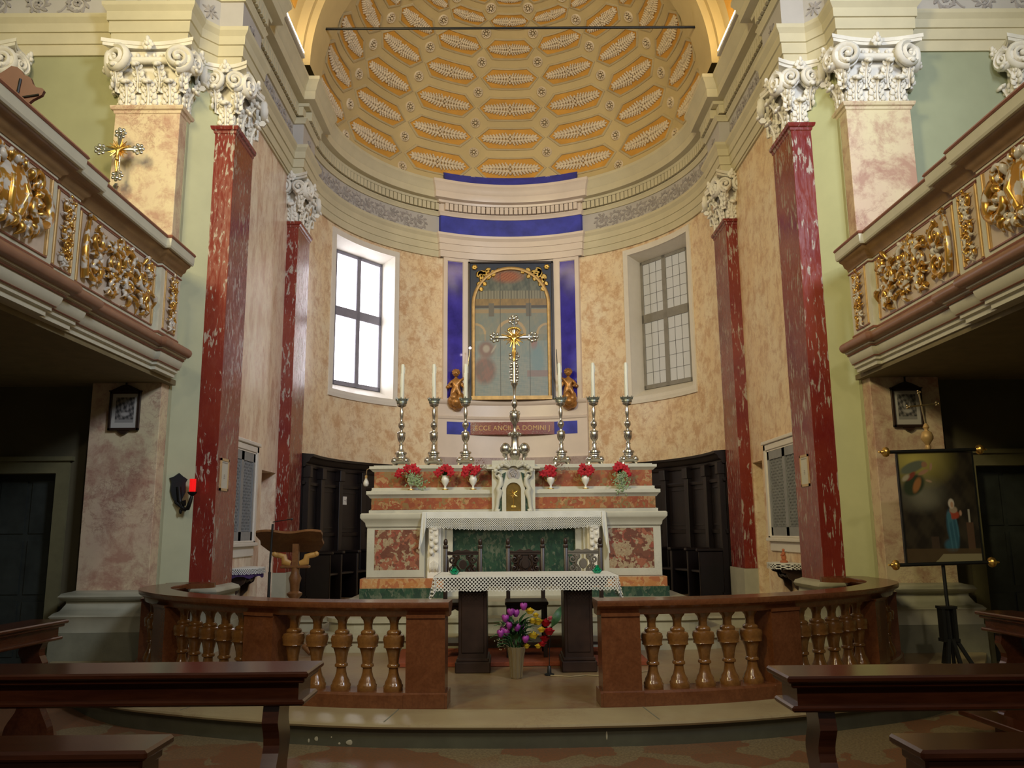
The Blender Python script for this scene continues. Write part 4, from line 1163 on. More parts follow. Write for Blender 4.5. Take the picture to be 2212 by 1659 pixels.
b.tube([(0, 0, 1.09), (0, 0, 1.45)], .03, 8); b.build('ornate_knop', M['silver'], cx, smooth=60)
b = MB()
for k in range(9): b.ball((.075*cos(pi*k/8), -.02, 1.84+.03*sin(pi*k/8)), (.022, .02, .02), 6, 5)
b.build('gilt_cloud', M['gold'], cx, smooth=60)
make_cross_top(cx, 1.74, .29, .27, .30, .026, .15)

# ---- mensa cloth with lace border
def uvset(o, fn):
    me = o.data; uv = me.uv_layers.new(name='UVMap')
    for l in me.loops: uv.data[l.index].uv = fn(me.vertices[l.vertex_index].co)
mc = thing('altar_cloth', 'white cloth with diamond lace border covering the high altar table', 'altar cloth', (CX, 10.64, 1.73))
b = MB(); b.box(-1.16, 1.14, .0, .5, .002, .010); b.build('top', M['linen'], mc)
def sag(x): return .052+.050*(1-((x)/1.15)**2)
b = MB(); b.grid(lambda u, v: (-1.165+2.31*u, -.012-.006*sin(u*60)*v, .010-(.035+sag(-1.165+2.31*u)*.5)*v), 60, 3)
b.build('front_fold', M['linen'], mc, smooth=60)
def lac(u, v):
    x = -1.165+2.31*u; z0 = -.025-sag(x)*.5; ln = .115+sag(x)*.45
    sc = .012*abs(sin(u*pi*44))
    return (x, -.016-.01*sin(u*70)*v, z0-(ln-sc)*v)
b = MB(); b.grid(lac, 352, 6); o = b.build('lace_border', M['lace'], mc, smooth=60)
uvset(o, lambda c: (c.x, -.06-c.z if -.06-c.z > 0 else .0))
for s in (-1, 1):
    b = MB(); L_ = .47 if s < 0 else .54
    def drop(u, v):
        if u < .3:
            t_ = u/.3; ln = .17+(L_-.17)*t_**.7
            return (s*(1.125+.05*t_+.035*v*t_), -.02-.02*sin(t_*7)*v-.01, .008-ln*v)
        t_ = (u-.3)/.7; ln = L_*(1-.3*t_)
        return (s*(1.175+.04*v)+.012*sin(t_*14)*v*s, -.035+.45*t_, .008-ln*v)
    b.grid(drop, 40, 16); o = b.build('side_drop', M['linen'], mc, smooth=60)

# ---- vases and poinsettias
def make_vase(loc, label):
    t = thing('urn_vase', label, 'vase', loc, group='white urn vases on the altar shelf')
    b = MB(); b.lathe([(.042, 0), (.044, .012), (.022, .022), (.014, .04), (.016, .055), (.034, .08), (.052, .115), (.056, .145), (.046, .165), (.044, .18), (.054, .195), (.046, .195), (.036, .17)], 20)
    b.build('urn', M['china'], t, smooth=45)
    b = MB()
    b.lathe([(.044, .001), (.046, .008), (.044, .014)], 18)
    b.build('gilt_foot', M['gold'], t, smooth=45)
    for s in (-1, 1):
        b = MB(); b.tube([(s*.045, 0, .16), (s*.072, 0, .175), (s*.082, 0, .155), (s*.070, 0, .125), (s*.05, 0, .105)], .006, 6); b.build('handle', M['gold'], t, smooth=60)
    return t
VX = [-1.43, -.965, -.585, .475, .95, 1.43]
vl = ['white urn vase at the left end of the altar shelf, half hidden by trailing leaves', 'white gilt urn vase, second from the left on the altar shelf', 'white gilt urn vase just left of the tabernacle', 'white gilt urn vase just right of the tabernacle', 'white urn vase, second from the right on the altar shelf', 'white urn vase at the right end of the altar shelf covered by greenery']
v0 = None
for k, x in enumerate(VX):
    lo = (x, 11.225, 2.046)
    if v0 is None: v0 = make_vase(lo, vl[k])
    else: dup(v0, lo, vl[k])
def petal(b, c, d, up, l, w):
    d = Vector(d).normalized(); c = Vector(c); s_ = d.cross(Vector(up)).normalized(); n_ = s_.cross(d)
    pr = [(0, .12), (.25, .7), (.5, 1), (.75, .7), (1, .05)]
    vs = []
    for t, ww in pr:
        p = c+d*l*t+n_*(.18*l*sin(t*pi)-.25*l*t*t)
        vs += [tuple(p-s_*w*ww), tuple(p+n_*w*.25), tuple(p+s_*w*ww)]
    fs = []
    for i in range(4):
        for k in range(2): fs.append((i*3+k, i*3+k+1, i*3+4+k, i*3+3+k))
    b.add(vs, fs)
def poins_bloom(parent, c, r, rr, mat=None):
    b = MB()
    for ring, (n, l, tilt) in enumerate(((7, r, .1), (6, r*.8, .45), (4, r*.5, .9))):
        for k in range(n):
            a = 2*pi*k/n+ring*.5+rr.random()*.3
            petal(b, c, (cos(a), -tilt*1.0, sin(a)*.95), (0, -1, 0), l*(.85+rr.random()*.3), r*.30)
    for k in range(4): b.ball((c[0]+.008*cos(k*1.6), c[1]-.02, c[2]+.008*sin(k*1.6)), .006, 5, 4)
    return b.build('bloom', mat or M['petalred'], parent, smooth=60)
bl = ['red poinsettias with a trailing green sprig, at the left end of the altar shelf', 'red poinsettias in the second vase from the left', 'red poinsettias with dry twigs just left of the tabernacle', 'red poinsettias with dry twigs just right of the tabernacle', 'red poinsettias in the second vase from the right', 'red poinsettias over hanging green foliage, at the right end of the altar shelf']
offs = [[(.03, .10), (-.05, .09), (.08, .06), (-.14, .04), (0, .06), (-.17, .01)], [(-.06, .05), (.0, .09), (.06, .07), (.08, .02), (-.10, .02)], [(-.10, .06), (-.04, .09), (-.11, .01), (.06, .07), (.02, .03)], [(-.04, .07), (.02, .06), (.03, .0), (-.1, .0), (-.02, .02)], [(-.04, .09), (.05, .06), (-.06, .02), (.03, .01), (.07, .04)], [(-.03, .11), (.03, .08), (.07, .05), (.09, -.01), (-.06, .07)]]
for k, x in enumerate(VX):
    rr = random.Random(40+k)
    t = thing('poinsettia_bouquet', bl[k], 'flowers', (x, 11.20, 2.235), group='poinsettia bouquets on the altar')
    for ox, oz in offs[k]: poins_bloom(t, (ox, -.02-.03*rr.random(), oz+.02), .062, rr)
    b = MB()
    for q in range(12):
        a = rr.random()*6.28; petal(b, (.02*cos(a), 0, .0), (cos(a), -.3, .4+rr.random()*.7), (0, 0, 1), .11, .022)
    for ox, oz in offs[k]: b.tube([(0, .01, -.03), (ox*.6, 0, oz*.5), (ox, 0, oz+.01)], .004, 5)
    b.build('foliage', M['leaf'], t, smooth=60)
    if k in (0, 5):
        b = MB()
        for q in range(150):
            if k == 0: u = rr.random(); cx_, cz_ = -.02+.20*u+rr.gauss(0, .035), -.0-.12*u+rr.gauss(0, .04)
            else: u = rr.random(); cx_, cz_ = rr.gauss(-.0, .06-.02*u), .02-.26*u+rr.gauss(0, .02)
            a = rr.random()*6.28; petal(b, (cx_, -.06-.03*rr.random(), cz_), (cos(a), -.4, sin(a)), (0, -1, 0), .035, .009)
        b.build('trailing_leaves', M['leafpale'], t, smooth=60)
    if k in (2, 3):
        b = MB()
        sg = 1
        for q in range(16):
            a = R(20+rr.random()*60); l = .14+.12*rr.random(); ex = (.02+cos(a)*l, -.01, sin(a)*l-.02); b.tube([(0.01, 0, -.02), (ex[0]*.5, 0, ex[2]*.6), ex], .0025, 4)
            for z in range(3): b.ball((ex[0]+rr.gauss(0, .012), -.01, ex[2]+rr.gauss(0, .012)), .007, 5, 4)
        b.build('dry_twigs', plain('dry_twig_%d' % k, (.22, .12, .08), .8), t)

# ---- lower celebration table
tt = thing('celebration_table', 'dark wooden altar table on two slab legs in front of the high altar', 'table', (.055, 7.95, .172))
b = MB(); b.box(-.84, .84, .02, .78, .865, .895, bev=.006); b.box(-.78, .78, .06, .74, .80, .866); b.build('tabletop', M['darkwood'], tt)
for x0, x1 in ((-.65, -.375), (.365, .64)):
    b = MB(); b.box(x0, x1, .17, .60, .0, .80, bev=.006); b.box(x0-.03, x1+.03, .13, .64, 0, .10, bev=.008); b.box(x0-.015, x1+.015, .15, .62, .10, .13, bev=.006)
    b.box(x0+.03, x1-.03, .16, .18, .18, .74, bev=.004); b.build('leg', M['darkwood'], tt)
tc_ = thing('table_cloth', 'white cloth with crochet lace edge on the dark celebration table', 'tablecloth', (.055, 7.95, 1.069))
b = MB(); b.box(-.865, .865, -.003, .80, 0, .007); b.build('top', M['linen'], tc_)
b = MB(); b.grid(lambda u, v: (-.87+1.74*u, -.008-.006*sin(u*40)*v, .006-(.145-.012*abs(((u*58) % 1)-.5)*2)*v), 464, 6); o = b.build('lace_border', M['lace2'], tc_, smooth=60)
uvset(o, lambda c: (c.x, -c.z+.004))
for s in (-1, 1):
    b = MB()
    def drp(u, v):
        if u < .2:
            t_ = u/.2; return (s*(.855+.02*t_+.065*v*t_), -.014-.015*sin(t_*6)*v, .006-(.145+.13*t_)*v)
        t_ = (u-.2)/.8; return (s*(.875+.06*v+.012*sin(t_*14)*v), -.014+.81*t_, .006-(.275-.06*t_)*v)
    b.grid(drp, 60, 10); o = b.build('side_lace', M['lace2'], tc_, smooth=60); uvset(o, lambda c: (c.y+c.x, -c.z+.004))
for x, lab in ((-.64, 'green glass votive holder on the left end of the celebration table'), (.76, 'green glass votive holder on the right end of the celebration table')):
    b = MB(); b.lathe([(.028, 0), (.05, .022), (.046, .035), (.018, .065), (.020, .078), (.014, .078), (.012, .06), (.036, .032), (.022, .01)], 8); 
    o = b.build('votive_holder', M['greenglass'], loc=(x, 8.22, 1.077)); tag(o, lab, 'glass holder', 'green glass votive holders')

# ---- chairs
def make_chair(loc, label, variant):
    wood = M['darkwood'] if variant != 2 else plain('greyish_wood', (.16, .14, .11), .5)
    t = thing('carved_chair', label, 'chair', loc, group='carved chairs behind the celebration table')
    for s in (-1, 1):
        b = MB(); b.box(s*.19-.022, s*.19+.022, .22, .265, 0, 1.13, bev=.004); b.ball((s*.19, .242, 1.16), (.024, .024, .04), 8, 6); b.box(s*.19-.026, s*.19+.026, .215, .27, 1.09, 1.13, bev=.004); b.build('back_post', M['darkwood'], t, smooth=50)
        b = MB(); b.box(s*.19-.022, s*.19+.022, -.20, -.16, 0, .52, bev=.004); b.build('front_leg', M['darkwood'], t)
    b = MB(); b.box(-.225, .225, -.22, .27, .52, .555, bev=.008); b.build('seat', M['darkwood'], t)
    b = MB(); pts = [(-.17, .52), (.17, .52)]+[(.17-.34*k/24, .485-.02*abs(sin(k/24*pi*3))) for k in range(25)]
    b.prism(pts, -.195, -.17); b.build('apron', M['darkwood'], t)
    b = MB(); b.box(-.19, .19, -.19, .25, .12, .15); b.build('stretcher', M['darkwood'], t)
    # pierced carved backrest
    b = MB(); zb = .82
    b.box(-.17, .17, .225, .25, zb-.03, zb); b.box(-.17, .17, .225, .25, zb+.20, zb+.225)
    top = [(-.17, zb+.22), (.17, zb+.22)]+[(.17-.34*k/16, zb+.235+.02*sin(k/16*pi)+.008*sin(k*1.3)) for k in range(17)]; b.prism(top, .225, .25)
    for s in (-1, 1):
        for (cx_, cz_, r_) in ((.115, .15, .045), (.12, .055, .040), (.06, .03, .028), (.065, .175, .026)):
            sp_ = spiral(s*cx_, zb+cz_, r_, 1.5, R(90), s); b.tube([(p[0], .235, p[1]) for p in sp_], .012, 6)
        b.tube([(s*.075, .235, zb), (s*.05, .235, zb+.06), (s*.085, .235, zb+.10), (s*.05, .235, zb+.20)], .014, 6)
        b.ball((s*.165, .235, zb+.10), (.012, .012, .09), 6, 5)
    b.lathe([(.0, 0), (.045, 0), (.04, .03), (0, .03)], 16, sx=1, sy=1.25, M=T(0, .25, zb+.10) @ Matrix.Rotation(R(90), 4, 'X'))
    if variant == 1: b.box(-.13, .13, .240, .246, zb, zb+.2)
    b.build('carved_backrest', wood, t, smooth=60)
    return t
make_chair((-.61, 8.93, .215), 'dark carved chair at the left behind the celebration table', 0)
make_chair((.075, 8.93, .215), 'dark carved chair in the middle behind the celebration table', 1)
make_chair((.71, 8.93, .215), 'carved chair with greyish backrest at the right behind the celebration table', 2)
b = MB(); b.box(-1.30, 1.28, 8.45, 9.46, .172, .215, bev=.006)
o = b.build('carpeted_platform', [M['carpet']]); tag(o, 'low platform covered with red carpet under the three carved chairs', 'platform')

# ---- bouquet in the tall glass vase
gv = MB(); gv.lathe([(.045, 0), (.05, .01), (.055, .10), (.066, .20), (.085, .28), (.075, .275), (.058, .19), (.046, .1), (.0, .03)], 24)
for k in range(12):
    a = k*pi/6; gv.tube([(.051*cos(a), .051*sin(a), .012), (.057*cos(a), .057*sin(a), .11), (.068*cos(a), .068*sin(a), .21), (.086*cos(a), .086*sin(a), .28)], .006, 5)
o = gv.build('glass_vase', m_glass('smoky_vase_glass', (.42, .33, .18), .08, .55), smooth=50, loc=(-.045, 7.80, .172)); tag(o, 'ribbed glass vase of flowers on the floor before the celebration table', 'vase')
fb = thing('flower_bouquet', 'bouquet of purple tulips, yellow roses and red blooms in the floor vase', 'bouquet', (-.045, 7.80, .42))
def tulip(c, r, mat, n=6, name='tulip'):
    b = MB()
    for k in range(n):
        a = 2*pi*k/n
        def f(u, v, a=a): 
            aa = a+(u-.5)*1.3; rr_ = r*(.35+.75*sin(v*pi*.62))*(1-.25*v*v); tip = (1-.35*(2*u-1)**2*v)
            return (c[0]+rr_*cos(aa), c[1]+rr_*sin(aa), c[2]+(v*1.9-.8)*r*tip)
        b.grid(f, 4, 5)
    return b.build(name, mat, fb, smooth=60)
def rose(c, r, mat, name='rose'):
    b = MB(); rr = random.Random(int(c[0]*1000))
    for ring, n, q in ((.25, 3, 1.0), (.6, 5, .9), (1.0, 6, .75)):
        for k in range(n):
            a = 2*pi*k/n+ring*3+rr.random()*.4
            def f(u, v, a=a, ring=ring, q=q):
                aa = a+(u-.5)*1.4; rr_ = r*ring*(.5+.6*v); return (c[0]+rr_*cos(aa), c[1]+rr_*sin(aa)-.0, c[2]+r*(-.6+1.4*v*q-.25*v*v*ring))
            b.grid(f, 4, 4)
    return b.build(name, mat, fb, smooth=60)
def px2(px, py, d=0): return ((px-1106)*.00445+.0+.0, d, (1405-py)*.00445-.0)
for px, py in ((1122, 1319), (1095, 1330), (1106, 1333), (1084, 1342), (1080, 1366), (1086, 1370), (1108, 1360), (1116, 1361), (1125, 1383), (1106, 1386), (1092, 1356), (1074, 1372)):
    c = px2(px, py, -.05+rnd.random()*.08); tulip(c, .036, M['petalpurple'])
for px, py, r_ in ((1135, 1327, .042), (1150, 1348, .052), (1140, 1346, .036), (1158, 1364, .036), (1141, 1376, .048), (1127, 1397, .034), (1151, 1397, .030), (1147, 1335, .03)):
    c = px2(px, py, -.06+rnd.random()*.06); rose(c, r_, M['petalyellow'])
for px, py, r_ in ((1168, 1352, .05), (1174, 1368, .05), (1165, 1383, .045), (1160, 1393, .035)):
    c = px2(px, py, -.03+rnd.random()*.05); rose(c, r_, M['petalred'], 'red_bloom')
c = px2(1178, 1343); rose(c, .03, M['petalpink'], 'pink_bloom')
b = MB()
petal(b, px2(1180, 1360), (.5, 0, 1), (0, -1, 0), .20, .04)
for k in range(60):
    a = rnd.random()*6.28; e = .2+rnd.random()*1.1; petal(b, (.06*cos(a), -.02+.05*sin(a), .02+rnd.random()*.18), (cos(a)*cos(e), sin(a)*cos(e)*.6, sin(e)), (0, 0, 1), .10+.08*rnd.random(), .022)
for k in range(14):
    a = rnd.random()*6.28; b.tube([(.02*cos(a), .02*sin(a), -.22), (.03*cos(a), .03*sin(a), .0), (.12*cos(a), .06*sin(a), .22+.1*rnd.random())], .004, 5)
b.build('leaves', M['leaf'], fb, smooth=60)
b = MB()
for k in range(70):
    c = px2(1070+rnd.gauss(8, 9), 1345+rnd.random()*60); b.ball((c[0], rnd.gauss(0, .03), c[2]), .006, 5, 4)
for k in range(8):
    c = px2(1070, 1348+k*7); b.tube([(0, 0, 0), (c[0]*.6, 0, c[2]*.7), (c[0], 0, c[2])], .0018, 4)
b.build('baby_breath', plain('gypsophila_white', (.5, .52, .35), .8), fb)
ms = thing('floor_microphone', 'slim black gooseneck microphone standing on the floor right of the flower vase', 'microphone', (.262, 7.95, .172))
b = MB(); b.lathe([(.045, 0), (.045, .012), (.02, .02), (.016, .08), (.010, .085)], 16); b.build('base', M['blackpaint'], ms, smooth=50)
b = MB(); b.tube([(0, 0, .08), (.005, 0, .25), (.02, 0, .40)], .004, 6); b.build('gooseneck', M['blackpaint'], ms)
b = MB(); b.tube([(.02, 0, .39), (.025, -.005, .435)], [.008, .010], 8); b.build('capsule', M['blackpaint'], ms, smooth=60)
b = MB(); b.tube([(.27, 7.9, .178), (.45, 7.83, .178), (.6, 7.9, .178), (.75, 7.85, .178), (1.0, 7.95, .178), (1.2, 8.1, .178)], .005, 6)
tag(b.build('microphone_cable', M['stepstone']), 'thin pale cable lying on the floor right of the flower vase', 'cable')
# ================================================================== BALUSTRADE
RAILP = [(.60, 6.66), (1.0, 6.68), (1.5, 6.76), (2.0, 6.93), (2.6, 7.27), (3.05, 7.62), (3.4, 8.02), (3.66, 8.45), (3.76, 8.92), (3.72, 9.30)]
rp = curve(RAILP, 8)
RL = [0]
for i in range(1, len(rp)): RL.append(RL[-1]+(Vector(rp[i])-Vector(rp[i-1])).length)
def at_s(s_):
    s_ = max(0, min(RL[-1]-1e-6, s_)); i = 0
    while RL[i+1] < s_: i += 1
    t = (s_-RL[i])/(RL[i+1]-RL[i]); a, c = Vector(rp[i]), Vector(rp[i+1]); p = a+(c-a)*t; d = (c-a).normalized()
    return p, d
def sub_path(a, c, n=None):
    n = n or max(2, int((c-a)/.08)); return [tuple(at_s(a+(c-a)*k/n)[0]) for k in range(n+1)]
bal_prof = [(.072, 0), (.074, .035), (.066, .045), (.062, .065), (.046, .095), (.036, .135), (.034, .165), (.048, .175), (.048, .19), (.038, .20), (.042, .24), (.050, .28), (.062, .315), (.078, .325), (.074, .335), (.078, .36), (.083, .385), (.076, .41), (.052, .42), (.056, .43), (.050, .445), (.033, .455), (.031, .49), (.038, .525), (.056, .548), (.060, .56)]
blb = MB(); blb.lathe([(r, z*1.0) for r, z in bal_prof], 16, sq=.55, a0=0)
bal_me = None
def bal_side(s, side):
    global bal_me
    t = thing('balustrade', 'polished red-brown curved balustrade with amber vase balusters, %s of the opening' % side, 'balustrade', (s*2.4, 7.6, .172))
    loc = Vector(t.location)
    def fin(b, nm, mt, par=t, **kw):
        b.v = [(p[0]*s-loc.x, p[1]-loc.y, p[2]-loc.z) for p in b.v]; return b.build(nm, mt, par, **kw)
    def sw(b, a, c, prof, ext=0):
        p = sub_path(a, c)
        if ext:
            d0 = (Vector(p[0])-Vector(p[1])).normalized()*ext; p = [tuple(Vector(p[0])+d0)]+p
        b.sweep(p, prof+[prof[0]])
    end = RL[-1]
    b = MB(); sw(b, 0, end, [(-.145, .915), (-.13, .905), (-.10, .885), (-.085, .845), (.085, .845), (.10, .885), (.13, .905), (.145, .915), (.15, .94), (.145, .957), (-.145, .957), (-.15, .94)], .03)
    # curled end by the pier
    e, d = at_s(end); nrm = Vector((-d.y, d.x))   # inner side
    poly = []
    for k in range(26):
        a = k/25*1.55*pi; r_ = .30-.10*k/25
        poly.append((e.x-.12-.0+ (r_)*cos(a)-.0, e.y+r_*.85*sin(a)))
    inn = [(e.x-.12+(.30-.10*k/25-.20*(1-.3*k/25))*cos(k/25*1.55*pi), e.y+(.30-.10*k/25-.20*(1-.3*k/25))*.85*sin(k/25*1.55*pi)) for k in range(25, -1, -1)]
    pp = poly+inn; n = len(poly)
    vs = [(x, y, z) for z in (.905, .957) for x, y in poly+inn[::-1]]; fs = []
    m_ = 2*n
    for k in range(n-1):
        fs += [(k, k+1, n+k+1, n+k), (m_+k, m_+k+1, m_+n+k+1, m_+n+k), (k, k+1, m_+k+1, m_+k), (n+k, n+k+1, m_+n+k+1, m_+n+k)]
    fs += [(0, n, m_+n, m_), (n-1, 2*n-1, m_+2*n-1, m_+n-1)]
    b.add(vs, fs)
    fin(b, 'handrail', M['rail'], smooth=40)
    b = MB(); sw(b, 0, end, [(-.13, .172), (-.13, .268), (-.115, .285), (.115, .285), (.13, .268), (.13, .172)], .02); fin(b, 'plinth', M['rail'])
    for a0, a1 in ((0, .30), (1.39, 1.69), (2.79, 3.07), (3.74, end)):
        b = MB(); sw(b, a0, a1, [(-.115, .28), (-.115, .85), (.115, .85), (.115, .28)])
        sw(b, a0-.012 if a0 else 0, min(a1+.012, end), [(-.135, .172), (-.135, .275), (.135, .275), (.135, .172)])
        sw(b, a0, a1, [(-.125, .835), (-.125, .86), (.125, .86), (.125, .835)])
        # sunk field outline
        fin(b, 'pedestal', M['rail'])
    for k, s_ in enumerate([.415, .625, .84, 1.055, 1.27, 1.82, 2.03, 2.24, 2.45, 2.66, 3.19, 3.40, 3.61]):
        p, d = at_s(s_)
        if bal_me is None:
            o = blb.build('baluster', M['balu'], t, smooth=50); bal_me = o.data
        else:
            o = bpy.data.objects.new('baluster', bal_me); COL.objects.link(o); o.parent = t
        o.location = (p.x*s-loc.x, p.y-loc.y, .284-loc.z); o.rotation_euler = (0, 0, atan2(d.y, d.x*s))
bal_side(-1, 'left'); bal_side(1, 'right')

# ================================================================== SINGING GALLERIES
def carve_panel(b, f, y0, y1, z0, z1, seed, style):
    rr = random.Random(seed); w, h = y1-y0, z1-z0; cy, cz = (y0+y1)/2, (z0+z1)/2
    def tb(pts, r0, r1, hh, n=7):
        m = len(pts)
        P = [f(p[0], p[1], hh*(.6+.4*sin(pi*i/(m-1)))) for i, p in enumerate(pts)]
        rad = [r0+(r1-r0)*i/(m-1) for i in range(m)]
        b.tube(P, rad, n)
    def leafy(y, z, a, l, r, hh):
        pts = [(y+cos(a)*l*t-sin(a)*l*.25*sin(t*pi), z+sin(a)*l*t+cos(a)*l*.25*sin(t*pi)) for t in (0, .2, .4, .6, .8, 1)]
        P = [f(p[0], p[1], hh+.03*sin(i/5*pi)) for i, p in enumerate(pts)]
        b.tube(P, [r*.5, r, r*1.15, r*.9, r*.5, r*.15], 6)
    if style == 'scroll':
        cs = [(y0+w*fx, z0+h*fz, h*rr_) for fx, fz, rr_ in ((.14, .72, .19), (.14, .27, .2), (.36, .55, .22), (.37, .18, .15), (.58, .75, .19), (.60, .35, .2), (.80, .6, .2), (.84, .22, .18), (.44, .86, .12), (.92, .86, .11))]
        for i, (yy, zz, rad) in enumerate(cs):
            d = 1 if i % 2 else -1; a0 = rr.random()*6.28
            tb(spiral(yy, zz, rad, 1.5, a0, d, 26), .034, .012, .05)
            for k in range(6): a = a0+d*k*.85; leafy(yy+cos(a)*rad*.9, zz+sin(a)*rad*.9, a+d*.6, rad*.75, .022, .02)
            b.ball(f(yy, zz, .045), (.03, .03, .03), 7, 5)
        for k in range(26):
            yy, zz = y0+.05+rr.random()*(w-.1), z0+.05+rr.random()*(h-.1); leafy(yy, zz, rr.random()*6.28, .12+.1*rr.random(), .024, .015)
        # taller plume at the outer edge
        tb([(y0+.07-.07*sin(t*pi), z0+h*t) for t in (.05, .2, .35, .5, .65, .8, .95)], .040, .02, .05); tb([(y0+.07+.05*sin(t*5), z1-.0+.03*t) for t in (0, .4, .8, 1.2)], .03, .015, .05)
    elif style == 'narrow':
        for i in range(5):
            zz = z0+h*(i+.5)/5; d = 1 if i % 2 else -1
            tb(spiral(cy, zz, w*.33, 1.3, rr.random()*6, d, 20), .022, .009, .04)
            for k in range(5): a = k*1.257; leafy(cy+cos(a)*w*.28, zz+sin(a)*w*.3, a+.7, w*.3, .014, .02)
            b.ball(f(cy, zz, .04), (.02, .02, .02), 6, 5)
    else:
        # cartouche: smooth shield with large scrolls and shells
        def sh(u, v):
            a = u*2*pi; r_ = v
            return f(cy+w*.24*r_*cos(a), cz+h*.40*r_*sin(a), .05+.06*(1-r_*r_))
        b.grid(sh, 24, 6)
        for s_ in (-1, 1):
            tb(spiral(cy+s_*w*.30, cz-h*.05, h*.30, 1.3, R(90), -s_, 28), .055, .02, .07)
            tb(spiral(cy+s_*w*.24, cz+h*.32, h*.16, 1.2, R(-90), s_, 22), .040, .015, .07)
            for k in range(7): a = R(200+k*20) if s_ < 0 else R(340-k*20); leafy(cy+s_*w*.12+cos(a)*h*.34, cz+sin(a)*h*.33, a, h*.22, .034, .04)
            for k in range(6): a = R(90)+s_*k*.35; leafy(cy+cos(a)*w*.26, cz+sin(a)*h*.33, a-s_*.4, h*.2, .03, .05)
            tb([(cy+s_*w*.05, cz-h*.3), (cy+s_*w*.10, cz), (cy+s_*w*.04, cz+h*.3)], .045, .02, .10)
        for k in range(9): b.ball(f(cy-w*.2+w*.4*k/8, cz-h*.40+.03*abs(k-4)*.5, .06), (.035, .035, .03), 6, 5)
BT = 9.22
def gallery(s, side, label):
    t = thing('singing_gallery', label, 'gallery', (s*5.5, 4.1, 3.2)); loc = Vector(t.location)
    k_ = -s    # coordinates below are for the left side
    def fin(b, nm, mt, par=t, **kw):
        b.v = [(p[0]*k_-loc.x, p[1]-loc.y, p[2]-loc.z) for p in b.v]; return b.build(nm, mt, par, **kw)
    path = [(-3.87, -4), (-3.87, 6.48), (-3.92, 6.48), (-3.92, 6.95), (-3.97, 6.95), (-3.97, 8.70), (-3.92, 8.70), (-3.92, BT)]
    b = MB(); b.sweep(path, [(-.12, 3.25), (.0, 3.25), (.0, 3.29), (.03, 3.30), (.03, 3.33), (.055, 3.35), (.075, 3.38), (.085, 3.42), (.085, 3.445), (.12, 3.46), (.12, 3.59), (.0, 3.60), (0, 4.46), (-.12, 4.46)]); fin(b, 'parapet', M['balcream'], smooth=35)
    b = MB(); b.sweep(path, [(.10, 3.472), (.15, 3.477), (.178, 3.50), (.188, 3.53), (.178, 3.56), (.15, 3.583), (.10, 3.588)]); fin(b, 'torus_moulding', M['torus'], smooth=50)
    b = MB()
    for z0, z1, d in ((3.655, 3.68, .016), (3.335, 3.347, .05), (3.435, 3.447, .10), (4.405, 4.42, .012)): b.sweep(path, [(0, z0), (d, z0), (d+.006, (z0+z1)/2), (d, z1), (0, z1)])
    fin(b, 'painted_line', M['redline'])
    b = MB(); b.sweep(path, [(-.1, 4.45), (.01, 4.45), (.02, 4.48), (.05, 4.50), (.065, 4.54), (.10, 4.56), (.11, 4.585), (-.1, 4.585)]); fin(b, 'cove', M['covebrown'], smooth=45)
    b = MB(); b.sweep(path, [(-.22, 4.58), (.135, 4.58), (.145, 4.60), (.15, 4.685), (-.22, 4.685)]); fin(b, 'handrail', M['balcream'])
    b = MB(); b.sweep(path, [(-.24, 4.685), (.155, 4.685), (.165, 4.70), (.155, 4.72), (-.24, 4.725)]); fin(b, 'rail_cap', M['redline'])
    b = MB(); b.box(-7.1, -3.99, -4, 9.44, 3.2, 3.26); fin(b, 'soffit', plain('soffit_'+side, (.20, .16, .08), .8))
    for (x, y0, y1, z0, z1, st, sd) in ((-3.97, 7.03, 8.63, 3.73, 4.39, 'scroll', 3), (-3.92, 6.56, 6.87, 3.73, 4.39, 'narrow', 5), (-3.92, 8.78, 9.12, 3.73, 4.39, 'narrow', 8), (-3.87, 5.25, 6.40, 3.73, 4.39, 'cart', 2)):
        b = MB(); b.box(x-.01, x+.006, y0, y1, z0, z1); pn = fin(b, 'panel_field', M['balpanel'])
        for a0, a1, a2, a3 in ((y0, y0+.022, y0+.02, y0+.045), (y1-.022, y1, y1-.045, y1-.02)):
            b = MB(); b.box(x, x+.02, a0, a1, z0, z1, bev=.006); b.box(x, x+.010, a2, a3, z0, z1); fin(b, 'gilt_fillet', M['gilt'])
        b = MB(); b.box(x, x+.014, y0, y1, z0-.012, z0); b.box(x, x+.014, y0, y1, z1, z1+.012); fin(b, 'red_fillet', M['redline'])
        b = MB(); f = lambda s_, z, h, x=x: (x+.004+h, s_, z)
        carve_panel(b, f, y0+.06, y1-.06, z0+.03, z1-.03, sd, st); fin(b, 'gilded_carving', M['carve'], smooth=60)
    return t
gallery(-1, 'left', 'singing gallery on the left with gilded scroll carving on greyish cream panels')
gallery(1, 'right', 'singing gallery on the right with gilded scroll carving on yellowish cream panels')

# processional cross standing in the left gallery
pc = thing('processional_cross', 'silver processional cross with golden rays rising behind the left gallery rail', 'cross', (-4.66, 9.02, 3.26))
b = MB(); b.tube([(0, 0, 0), (0, 0, 2.15)], .016, 10); b.lathe([(.015, 2.05), (.045, 2.10), (.05, 2.14), (.03, 2.18), (.02, 2.20), (.04, 2.23), (.02, 2.27)], 14)
b.lathe([(.10, 0), (.10, .03), (.03, .05), (.02, .08)], 16)
for k in range(6): b.ball((.045*cos(k), .045*sin(k), 2.14), .02, 6, 5)
b.build('staff', M['silver'], pc, smooth=50)
make_cross_top(pc, 2.70, .245, .22, .36, .024, .13)

